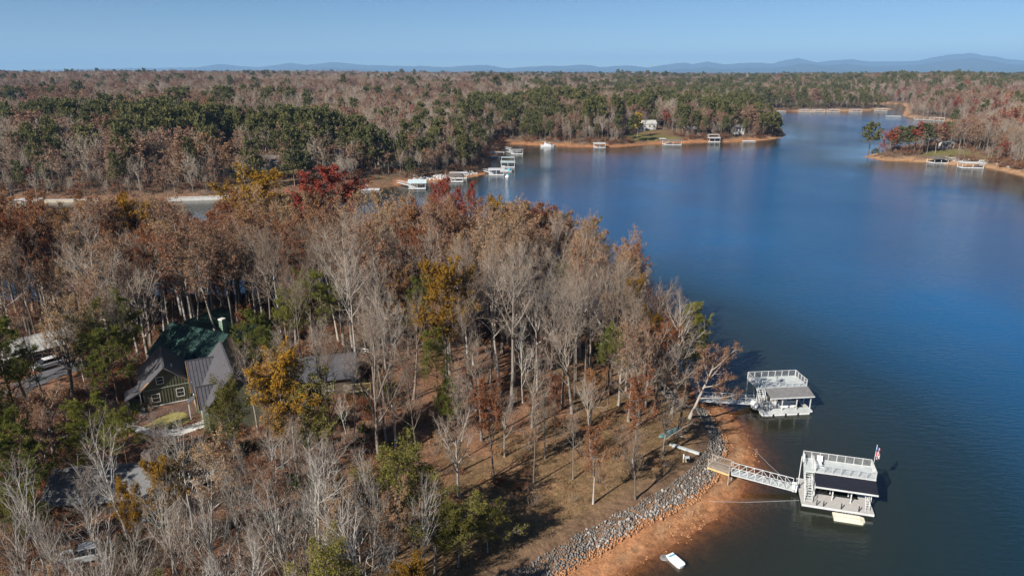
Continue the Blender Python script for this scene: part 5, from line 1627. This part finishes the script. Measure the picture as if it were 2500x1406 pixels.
far_dock(1262, 377, 7.5, 6.0, .0, 'flat', 'white covered dock at the end of the left hand row', 'roof_grey', (1228, 372), 1)
far_dock(1258, 368, 8.0, 3.0, .0, 'open', 'low grey dock behind the last dock of the left hand row', 'roof_grey', (1235, 366))
far_dock(1463, 361, 7.6, 6.5, .0, 'flat', 'white covered dock standing alone before the far beach', 'white_metal', (1463, 354), 1)
far_dock(1640, 354, 12.0, 7.0, .05, 'frame', 'wide grey dock with many posts below the far lawn', 'roof_grey', (1618, 347), 1)
far_dock(1617, 349, 3.6, 3.6, .0, 'flat', 'small white boathouse left of the wide grey dock', 'white_metal')
far_dock(1742, 347, 8.0, 6.0, .0, 'two', 'white two level dock before the right part of the far beach', 'white_metal', (1730, 345), 1)
far_dock(1828, 346, 9.0, 4.0, .0, 'open', 'low dark dock near the far tip', 'roof_grey')
far_dock(2288, 399, 8.5, 6.5, .1, 'hip', 'dark roofed dock with boat below the orange clay bluff', 'roof_brown', (2275, 394), 1)
far_dock(2368, 411, 11.0, 5.5, -.12, 'frame', 'open white frame dock below the pale stone bank', 'white_metal', (2400, 407), 1)
far_dock(2181, 285, 14.0, 8.0, .0, 'open', 'pale floating dock off the far right point', 'white_metal')
far_dock(2250, 293, 13.0, 7.0, .0, 'flat', 'left dock before the red trees at far right', 'roof_grey', None, 1)
far_dock(2288, 295, 11.0, 7.0, .0, 'flat', 'right dock before the red trees at far right', 'deck_grey', None, 1)
for px, lb in ((1965, 'leftmost'), (1998, 'second'), (2034, 'third'), (2088, 'fourth'), (2150, 'rightmost')):
    far_dock(px, 273.5 if px < 2100 else 271, 13, 8, 0, 'flat', '%s white dock along the most distant shore' % lb, 'white_metal')
far_dock(1905, 272.5, 12, 8, 0, 'open', 'low dock left of the most distant row of docks', 'white_metal')
far_dock(470, 722, 8, 5, .1, 'flat', 'white cove dock glimpsed between trunks behind the green roof', 'white_metal')
far_dock(560, 735, 6, 4, .3, 'open', 'low white cove dock seen between trunks left of the chimney', 'white_metal')
far_dock(75, 507, 8, 5, .1, 'flat', 'white dock across the cove at the far left', 'white_metal', (60, 498), 1)
far_dock(905, 465, 8, 4, .1, 'open', 'low white dock right of the crimson tree', 'white_metal', (890, 461))
# motor cruiser
x, y = G(1338, 359)
mc = empty('motor_cruiser', (x, y, 0), math.radians(8))
hull = [(-5.2, -1.5), (2.0, -1.6), (4.2, -.9), (5.4, 0), (4.2, .9), (2.0, 1.6), (-5.2, 1.5)]
n = len(hull)
part('hull', MB().add([(a * .93, b_ * .8, -.3) for a, b_ in hull] + [(a, b_, 1.3) for a, b_ in hull], [tuple(range(n))[::-1], tuple(range(n, 2*n))] + [(i, (i+1) % n, n+(i+1) % n, n+i) for i in range(n)]), 'white_plastic', mc)
part('cabin', MB().prism([(-2.6, -1.2), (1.4, -1.2), (2.6, 0), (1.4, 1.2), (-2.6, 1.2)], 1.303, 2.5), 'white_plastic', mc)
part('windshield', MB().prism([(-.6, -1.22), (1.42, -1.22), (2.64, 0), (1.42, 1.22), (-.6, 1.22)], 1.8, 2.3), 'glass_dark', mc)
part('arch', MB().box(-2.6, -2.0, -1.3, 1.3, 2.503, 3.6), 'white_plastic', mc)
part('bimini', MB().box(-4.6, -1.2, -1.3, 1.3, 3.603, 3.7), 'tan_canvas', mc)
tag(mc, 'white motor cruiser moored at the far beach', 'boat')
o = MB().tube([(0, 0, -.3), (0, 0, .3), (0, 0, 1.1)], [1.0, 1.1, .3], 10).build('moored_boat_cover', M['fabric_white'], None, (G(1213, 431)[0] + 5.2, G(1213, 431)[1] - 2.0, 0))
tag(o, 'round white cover beside the third dock of the left hand row', 'cover')
o = MB().tube([(0, 0, .62), (0, 0, 1.2), (0, 0, 1.9)], [1.0, 1.1, .3], 10).build('boat_cover', M['seat_blue'], None, (G(1243, 420)[0], G(1243, 420)[1], 0))
tag(o, 'pale blue boat cover on the low open white dock', 'cover')

# ------------------------------------------------------------------ far houses and seawalls
def far_house(px, py, L, W, rz, wh, rh, wallm, roofm, label, wins=3):
    p = T(px, py)
    h = empty('lake_house', (p.x, p.y, p.z), rz)
    gable(h, -L/2, L/2, -W/2, W/2, -1.5, wh, wh + rh, 'u', wallm, roofm, .5)
    for k in range(wins):
        window(h, (-L/2 + L * (k + .5) / wins, -W/2, wh * .55), 1.3, 1.4, '-y')
        if wh > 5: window(h, (-L/2 + L * (k + .5) / wins, -W/2, wh * .82), 1.3, 1.2, '-y')
    window(h, (-L/2, 0, wh * .6), 1.3, 1.4, '-x')
    tag(h, label, 'house')
    CLEAR.append((p.x, p.y, max(L, W) * .75)); CLEAR.append((p.x * .975, p.y * .975, 5.5))
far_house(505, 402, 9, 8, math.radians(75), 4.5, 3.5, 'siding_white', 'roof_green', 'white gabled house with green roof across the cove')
far_house(645, 415, 15, 8, math.radians(8), 4.2, 2.6, 'siding_tan', 'roof_brown', 'tan house behind the tall pine across the cove')
far_house(830, 418, 9, 8, math.radians(65), 5.5, 4.5, 'siding_white', 'roof_grey', 'tall white gabled house near the cove docks')
far_house(1582, 316, 11, 8, .1, 4.5, 2.5, 'siding_white', 'roof_pale', 'white house above the far lawn')
far_house(1555, 320, 9, 8, .3, 3.5, 2.2, 'siding_white', 'roof_grey', 'small white house left of the bare tree on the far lawn')
far_house(1800, 328, 7.5, 7, .2, 5.2, 2.0, 'siding_white', 'roof_grey', 'white two storey house behind the far beach right part')
far_house(1685, 315, 9, 8, .2, 4.5, 2.5, 'siding_white', 'roof_grey', 'pale house among trees right of the far lawn')
far_house(1420, 318, 11, 8, .1, 4.5, 2.5, 'siding_tan', 'roof_grey', 'tan house among trees left of the far lawn')
far_house(2310, 362, 7, 5, .05, 2.8, 1.4, 'siding_white', 'roof_grey', 'small white cottage behind the crimson trees on the point', 2)
far_house(105, 232, 22, 14, .3, 7, 5, 'siding_tan', 'roof_brown', 'house alone in the far woods at upper left')
far_house(1733, 253, 20, 13, .2, 7, 4, 'siding_white', 'roof_pale', 'pale house in the far woods above the far tip')
far_house(1890, 240, 18, 12, .2, 7, 4, 'siding_white', 'roof_pale', 'white house in the far woods left of the distant docks')
far_house(955, 405, 12, 9, .4, 4.5, 2.5, 'siding_tan', 'roof_brown', 'brown roofed house in the wood above the blue boathouse')

def seawall(pa, pb, h, m, label, n=7):
    a = Vector((*G(*pa), 0)); b_ = Vector((*G(*pb), 0))
    w = empty('seawall', a, math.atan2(b_.y - a.y, b_.x - a.x)); L = (b_ - a).length
    for i in range(n):
        part('wall_panel', MB().box(L * i / n + .01, L * (i + 1) / n - .01, -.1, .45, -1.0, h + .04 * (i % 2)), m, w)
    part('cap', MB().box(0, L, -.2, .6, h + .06, h + .26), 'concrete', w)
    tag(w, label, 'seawall')
seawall((410, 492), (560, 487), 1.3, 'concrete', 'pale seawall left of the golden oak across the cove')
seawall((0, 496), (240, 494), 1.0, 'siding_tan', 'tan seawall across the cove at the far left')
# pale stone bank on the right hand point and along the left hand docks
def far_bank(pxs, wd, label, seed, dmin=2.5):
    r_ = np.random.RandomState(seed)
    Vl, Fl, n = [], [], 0
    pts_ = [Vector((*G(*q), 0)) for q in pxs]
    for k in range(len(pts_) - 1):
        a, b_ = pts_[k], pts_[k + 1]; L = (b_ - a).length; nn = Vector((-(b_ - a).y, (b_ - a).x, 0)).normalized()
        for i in range(int(L * wd * 1.1)):
            q = a.lerp(b_, r_.rand()) + nn * (dmin + wd * r_.rand())
            V, F = STONES[r_.randint(8)]; s_ = r_.uniform(.3, .75)
            Vl.append(V * s_ + np.array([q.x, q.y, hz(q.x, q.y) + s_ * .15])); Fl.append(F + n); n += len(V)
    o = link('stone_rubble', npmesh('stone_rubble', np.concatenate(Vl), [np.concatenate(Fl)], [M['stone_pale']]))
    tag(o, label, kind='stuff')
M['stone_pale'] = mat_leaf('stone_pale', [(0.0, (.26, .25, .24)), (1.0, (.50, .48, .45))], 0.0, .8)
far_bank([(1010, 446), (1085, 442), (1140, 434), (1180, 427)], 5, 'pale stone rubble bank along the left hand row of docks', 5)
far_bank([(2262, 397), (2330, 403), (2400, 409), (2440, 417)], 6, 'pale stone rubble bank on the right hand point', 6, 6.0)
# ------------------------------------------------------------------ woods around the lake
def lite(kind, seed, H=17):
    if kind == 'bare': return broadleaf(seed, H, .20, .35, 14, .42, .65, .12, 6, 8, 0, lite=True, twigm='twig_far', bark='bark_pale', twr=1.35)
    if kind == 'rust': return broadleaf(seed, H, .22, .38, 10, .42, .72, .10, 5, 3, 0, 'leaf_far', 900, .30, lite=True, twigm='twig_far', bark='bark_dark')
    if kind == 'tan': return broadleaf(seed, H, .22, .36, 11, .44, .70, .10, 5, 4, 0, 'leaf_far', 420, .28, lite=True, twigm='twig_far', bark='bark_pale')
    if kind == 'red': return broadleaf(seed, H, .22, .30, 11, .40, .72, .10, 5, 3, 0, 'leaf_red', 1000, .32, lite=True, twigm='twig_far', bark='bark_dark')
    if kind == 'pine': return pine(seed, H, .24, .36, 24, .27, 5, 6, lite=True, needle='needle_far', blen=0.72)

LITE = {}
far_lab = {'bare': 'bare_tree', 'rust': 'russet_tree', 'tan': 'tan_leaved_tree', 'red': 'red_tree', 'pine': 'pine_tree'}
def far_tree(kind, px, py, H, label, wide=1.0, variant=0):
    """one tree of the far shores, standing where its foot is seen"""
    p = T(px, py)
    e = empty(far_lab[kind], (p.x, p.y, hz(p.x, p.y)), rng.uniform(0, 6.28))
    tm, cm = LITE[kind][variant % len(LITE[kind])]
    e.scale = (H / 17 * wide, H / 17 * wide, H / 17)
    a = link('trunk', tm, e); c = link('crown', cm, e)
    tag(e, label, far_lab[kind].replace('_', ' '))
    TREES.append((p.x, p.y))
    return a, c
for k, sds in (('bare', (61, 62, 63)), ('rust', (64, 65)), ('tan', (66, 67, 68)), ('red', (69,)), ('pine', (70, 71, 72))):
    LITE[k] = [lite(k, s_) for s_ in sds]
PROTO = {}
PROTO['bare', 0] = far_tree('bare', 1575, 322, 15, 'grey bare tree beside the yellow one on the far lawn', 1.3, 0)
PROTO['bare', 1] = far_tree('bare', 470, 468, 15, 'pale bare tree standing at the cove lawn', 1.0, 1)
PROTO['bare', 2] = far_tree('bare', 1470, 345, 17, 'bare tree on the far shore behind the white covered dock', 1.0, 2)
PROTO['rust', 0] = far_tree('rust', 1370, 325, 17, 'rust coloured tree on the far shore left of the lawn', 1.0, 0)
PROTO['rust', 1] = far_tree('rust', 150, 468, 17, 'round rust brown tree by the seawall at far left', 1.3, 1)
PROTO['tan', 0] = far_tree('tan', 600, 470, 15, 'tan tree on the cove lawn behind the golden oak', 1.1, 0)
PROTO['tan', 1] = far_tree('tan', 790, 440, 16, 'orange tan tree left of the white gabled house', 1.0, 1)
PROTO['tan', 2] = far_tree('tan', 1330, 345, 17, 'tan tree at the left end of the far beach', 1.0, 2)
PROTO['red', 0] = far_tree('red', 2230, 375, 17, 'tallest crimson tree on the right hand point', 1.5, 0)
PROTO['pine', 0] = far_tree('pine', 2120, 377, 19, 'lone pine at the tip of the right hand point', 1.3, 0)
PROTO['pine', 1] = far_tree('pine', 625, 462, 20, 'tall pine with bare trunk on the cove lawn', .9, 1)
PROTO['pine', 2] = far_tree('pine', 1545, 348, 18, 'broad dark pine at the left edge of the far lawn', 1.1, 2)
far_tree('red', 2165, 377, 13, 'low crimson tree next to the lone point pine', 1.7)
far_tree('red', 2185, 375, 14, 'crimson tree second from the lone point pine', 1.5)
far_tree('red', 2300, 370, 15, 'crimson tree at the right end of the point clump', 1.5)
far_tree('red', 2265, 372, 15, 'crimson tree in the middle of the point clump', 1.4)
far_tree('pine', 2200, 377, 15, 'olive pine between crimson trees on the point', 1.4, 1)
far_tree('pine', 2250, 376, 17, 'pine with long bare trunk among the crimson trees', 1.2, 2)
far_tree('bare', 2262, 377, 21, 'thin bare pole like tree on the right hand point', .35, 1)
far_tree('rust', 2375, 375, 16, 'rust tree above the pale stone bank at right', 1.0, 0)
far_tree('tan', 2420, 385, 17, 'tan tree right of the pale stone bank', 1.0, 1)
far_tree('pine', 2325, 312, 16, 'pine on the small spit behind the right hand point', 1.0, 0)
far_tree('rust', 2283, 374, 14, 'rust brown tree between the crimson trees on the point', 1.4, 0)
far_tree('pine', 2216, 373, 15, 'small dark pine behind the tallest crimson tree', 1.3, 0)
far_tree('red', 2150, 380, 7, 'low red bush beside the lone point pine', 1.8)
far_tree('pine', 2135, 383, 4.5, 'dark low bush on the beach under the lone point pine', 2.2, 1)
far_tree('tan', 2340, 368, 15, 'tan tree at the lawn edge on the right hand point', 1.3, 1)
far_tree('pine', 1862, 335, 17, 'left pine of the dark clump at the far tip', 1.1, 0)
far_tree('pine', 1880, 334, 18, 'middle pine of the dark clump at the far tip', 1.2, 1)
far_tree('pine', 1896, 334, 15, 'right pine of the dark clump at the far tip', 1.2, 2)
far_tree('pine', 720, 455, 15, 'bushy pine left of the white gabled house at the cove', 1.3, 2)
far_tree('pine', 745, 452, 14, 'second bushy pine left of the white gabled house', 1.3, 0)
p = T(1556, 335)
e = empty('yellow_tree', (p.x, p.y, hz(p.x, p.y))); e.scale = (1.5, 1.5, 1.15)
ym = broadleaf(81, 15, .2, .25, 14, .30, .6, .15, 5, 3, 0, 'leaf_yellow', 900, .38, lite=True, twigm='twig_far')
link('trunk', ym[0], e); link('crown', ym[1], e)
tag(e, 'bright yellow tree above the far lawn', 'yellow tree')

SCREE = {'bare': ('bare_woods', 'grey brown leafless woods covering the hills around the lake'), 'rust': ('russet_woods', 'rust brown leaved woods covering the hills around the lake'),
         'tan': ('tan_woods', 'half bare tan leaved woods on the hills around the lake'), 'red': ('red_woods', 'dark red trees scattered through the far woods'), 'pine': ('pine_woods', 'dark green pine stands in the far woods')}
def scatter(name, label, pts, sc_, rz, parts):
    me = bpy.data.meshes.new(name)
    me.vertices.add(len(pts)); me.vertices.foreach_set('co', np.asarray(pts, np.float32).ravel())
    a = me.attributes.new('tree_scale', 'FLOAT_VECTOR', 'POINT'); a.data.foreach_set('vector', np.asarray(sc_, np.float32).ravel())
    a = me.attributes.new('tree_turn', 'FLOAT_VECTOR', 'POINT'); a.data.foreach_set('vector', np.asarray(rz, np.float32).ravel())
    o = link(name, me)
    ng = bpy.data.node_groups.new(name, 'GeometryNodeTree')
    ng.interface.new_socket('Geometry', in_out='INPUT', socket_type='NodeSocketGeometry')
    ng.interface.new_socket('Geometry', in_out='OUTPUT', socket_type='NodeSocketGeometry')
    gi = ng.nodes.new('NodeGroupInput'); go = ng.nodes.new('NodeGroupOutput')
    j = ng.nodes.new('GeometryNodeJoinGeometry')
    s_ = ng.nodes.new('GeometryNodeInputNamedAttribute'); s_.data_type = 'FLOAT_VECTOR'; s_.inputs[0].default_value = 'tree_scale'
    r_ = ng.nodes.new('GeometryNodeInputNamedAttribute'); r_.data_type = 'FLOAT_VECTOR'; r_.inputs[0].default_value = 'tree_turn'
    for part in parts:
        oi = ng.nodes.new('GeometryNodeObjectInfo'); oi.inputs['Object'].default_value = part
        oi.inputs['As Instance'].default_value = True
        ip = ng.nodes.new('GeometryNodeInstanceOnPoints')
        ng.links.new(gi.outputs[0], ip.inputs['Points']); ng.links.new(oi.outputs['Geometry'], ip.inputs['Instance'])
        ng.links.new(s_.outputs[0], ip.inputs['Scale']); ng.links.new(r_.outputs[0], ip.inputs['Rotation'])
        ng.links.new(ip.outputs[0], j.inputs[0])
    ng.links.new(j.outputs[0], go.inputs[0])
    md = o.modifiers.new('scatter', 'NODES'); md.node_group = ng
    tag(o, label, kind='stuff')
    return o

rs = np.random.RandomState(99)
pts = []
for (y0, y1, sp) in ((175, 420, 4.3), (420, 800, 5.2), (800, 1400, 7.0), (1400, 2400, 10.0), (2400, 3800, 15), (3800, 6000, 25)):
    xw = 0.80 * y1 + 40
    nx = int(2 * xw / sp); ny = int((y1 - y0) / sp)
    gx, gy = np.meshgrid(np.arange(nx) * sp - xw, np.arange(ny) * sp + y0)
    gx = gx.ravel() + rs.uniform(-.5, .5, gx.size) * sp; gy = gy.ravel() + rs.uniform(-.5, .5, gy.size) * sp
    k = np.abs(gx) < 0.80 * gy + 40
    gx, gy = gx[k], gy[k]
    d = on_sheet(GD, gx, gy)
    k = d > np.where((gx < -40) & (gy < 330), 3.0, 6.5)
    gx, gy, d = gx[k], gy[k], d[k]
    for (a, b_, rad) in CLEAR:
        q = np.hypot(gx - a, gy - b_) > rad * (0.8 + 0.3 * rs.rand(len(gx)))
        gx, gy, d = gx[q], gy[q], d[q]
    pts.append(np.stack([gx, gy, d, np.full(len(gx), sp)], 1))
pts = np.concatenate(pts)
X, Y, D, SPC = pts.T
keep = np.ones(len(X), bool)
for (a, b_) in TREES:
    if b_ > 165: keep &= np.hypot(X - a, Y - b_) > 4
# right hand point: hand-set clump at its tip, sparse behind
keep &= ~((X > 215) & (X < 262) & (Y > 395) & (Y < 470) & (rs.rand(len(X)) < 0.75))
X, Y, D, SPC = X[keep], Y[keep], D[keep], SPC[keep]
Z = on_sheet(GZ, X, Y)
pn = wav(X, Y, 160, 41) + 0.6 * wav(X, Y, 55, 42) + 0.45 * wav(X, Y, 420, 43)
PX = 1250 + FPX * X / (Y * CP + (CAM_H - Z) * SP)
ppine = 0.03 + 0.52 * sm(0.36, 0.70, pn)
ppine += 0.26 * np.exp(-((Y - 410) / 130) ** 2) * (PX < 950) * sm(-0.15, 0.25, pn) * 1.5
ppine += 0.55 * np.exp(-((Y - 640) / 90) ** 2) * (PX > 1150) * (PX < 1600) * sm(-0.5, 0.2, pn)
ppine += 0.20 * (D < 45) * (Y > 300) * (PX > 940) * (PX < 2150)
ppine += 0.10 * (PX > 1500) * (Y > 900) * (Y < 2400)
ppine *= 1 - 0.65 * sm(430, 800, Y) * (PX < 1150)
ppine *= 1 - 0.75 * (PX > 2180) * (Y < 1200)
tn = wav(X, Y, 120, 51) + 0.5 * wav(X, Y, 38, 52)
u = rs.rand(len(X))
kind = np.empty(len(X), object); kind[:] = 'bare'
prust = 0.14 + 0.50 * sm(0.0, 0.45, tn) + 0.12 * (PX < 500) * (Y > 350)
ptan = np.full(len(X), 0.20)
pred = 0.002 + 0.03 * sm(0.3, 0.8, wav(X, Y, 90, 53)) + 0.035 * ((PX > 2180) & (Y < 1300))
ppine = np.clip(ppine, 0, 0.88)
rest = 1 - ppine
kind[u < ppine] = 'pine'
v_ = (u - ppine) / np.maximum(rest, 1e-6)
kind[(v_ >= 0) & (v_ < prust)] = 'rust'
kind[(v_ >= prust) & (v_ < prust + ptan)] = 'tan'
kind[(v_ >= prust + ptan) & (v_ < prust + ptan + pred)] = 'red'
Hh = rs.uniform(10.5, 19.5, len(X)) * np.where(kind == 'pine', 1.12, 1.0) * (0.62 + 0.38 * sm(6, 30, D)) * (1 + 0.22 * wav(X, Y, 90, 54)) * (1 + .12 * (kind == 'pine'))
var = rs.randint(0, 6, len(X))
for k, (nm, lb) in SCREE.items():
    nv = len([1 for q in PROTO if q[0] == k])
    for v in range(nv):
        q = (kind == k) & (var % nv == v)
        n = int(q.sum())
        if not n: continue
        s_ = Hh[q] / 17.0
        wide = (rs.uniform(.9, 1.5, n) if k in ('rust', 'red') else rs.uniform(.6, 1.1, n)) * np.maximum(1, SPC[q] / 7.0) ** 0.75
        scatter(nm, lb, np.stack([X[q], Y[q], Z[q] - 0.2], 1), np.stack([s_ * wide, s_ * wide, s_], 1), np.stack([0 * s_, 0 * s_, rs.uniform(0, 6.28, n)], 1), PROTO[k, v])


# ------------------------------------------------------------------ brush on the near woodland floor
def parts_of(nm):
    return [[c for c in o.children] for o in COL.objects if o.parent is None and o.name.split('.')[0] == nm]
bx1 = rs.uniform(-100, 26, 13000); by1 = rs.uniform(36, 150, 13000); bd1 = on_sheet(GD, bx1, by1)
opn = sm(-22, -10, bx1) * (by1 < 112)
ok = (bd1 > 8.5) & (np.abs(bx1) < by1 * .8 + 8) & (rs.rand(13000) < .85 - .78 * opn)
for (a, b_, r_) in HOUSE_SPOTS: ok &= np.hypot(bx1 - a, by1 - b_) > r_ * .8
bx1, by1 = bx1[ok], by1[ok]; bz1 = on_sheet(GZ, bx1, by1)
half = rs.rand(len(bx1)) < .6
for nm, q, lab in (('bare_shrub', half, 'grey twiggy underbrush on the floor of the near woods'), ('brown_shrub', ~half, 'brown leaved underbrush on the floor of the near woods')):
    n = int(q.sum()); sc1 = rs.uniform(.25, .75, n)
    scatter('underbrush', lab, np.stack([bx1[q], by1[q], bz1[q]], 1), np.stack([sc1 * 1.2, sc1 * 1.2, sc1], 1), np.stack([0 * sc1, 0 * sc1, rs.uniform(0, 6.28, n)], 1), parts_of(nm)[0])

fx = rs.uniform(-330, 420, 60000); fy = rs.uniform(175, 720, 60000); fd_ = on_sheet(GD, fx, fy)
ok = (fd_ > 4.5) & (fd_ < 45) & (np.abs(fx) < fy * .8) & (rs.rand(60000) < np.where(fd_ < 18, .55, .22))
for (a, b_, r_) in CLEAR: ok &= np.hypot(fx - a, fy - b_) > r_ * .9
fx, fy = fx[ok], fy[ok]; fz = on_sheet(GZ, fx, fy); half = rs.rand(len(fx)) < .5
for nm, q, lab in (('bare_shrub', half, 'grey brush along the far shores'), ('brown_shrub', ~half, 'brown brush along the far shores')):
    n = int(q.sum()); sc1 = rs.uniform(.6, 1.7, n)
    scatter('shore_brush', lab, np.stack([fx[q], fy[q], fz[q]], 1), np.stack([sc1 * 1.3, sc1 * 1.3, sc1], 1), np.stack([0 * sc1, 0 * sc1, rs.uniform(0, 6.28, n)], 1), parts_of(nm)[1])
# ------------------------------------------------------------------ air
hm = MB().box(-62000, 62000, -700, 29500, -40, 620).mesh('haze')
m = bpy.data.materials.new('haze'); m.use_nodes = True
nt = m.node_tree; nt.nodes.clear()
out = nt.nodes.new('ShaderNodeOutputMaterial')
pv = nt.nodes.new('ShaderNodeVolumePrincipled')
pv.inputs['Color'].default_value = (.36, .65, 1.0, 1)
pv.inputs['Density'].default_value = 5.8e-5
pv.inputs['Anisotropy'].default_value = 0.0
nt.links.new(pv.outputs[0], out.inputs['Volume'])
hm.materials.append(m)
tag(link('haze', hm), 'thin blue air haze over the lake and hills', kind='stuff')
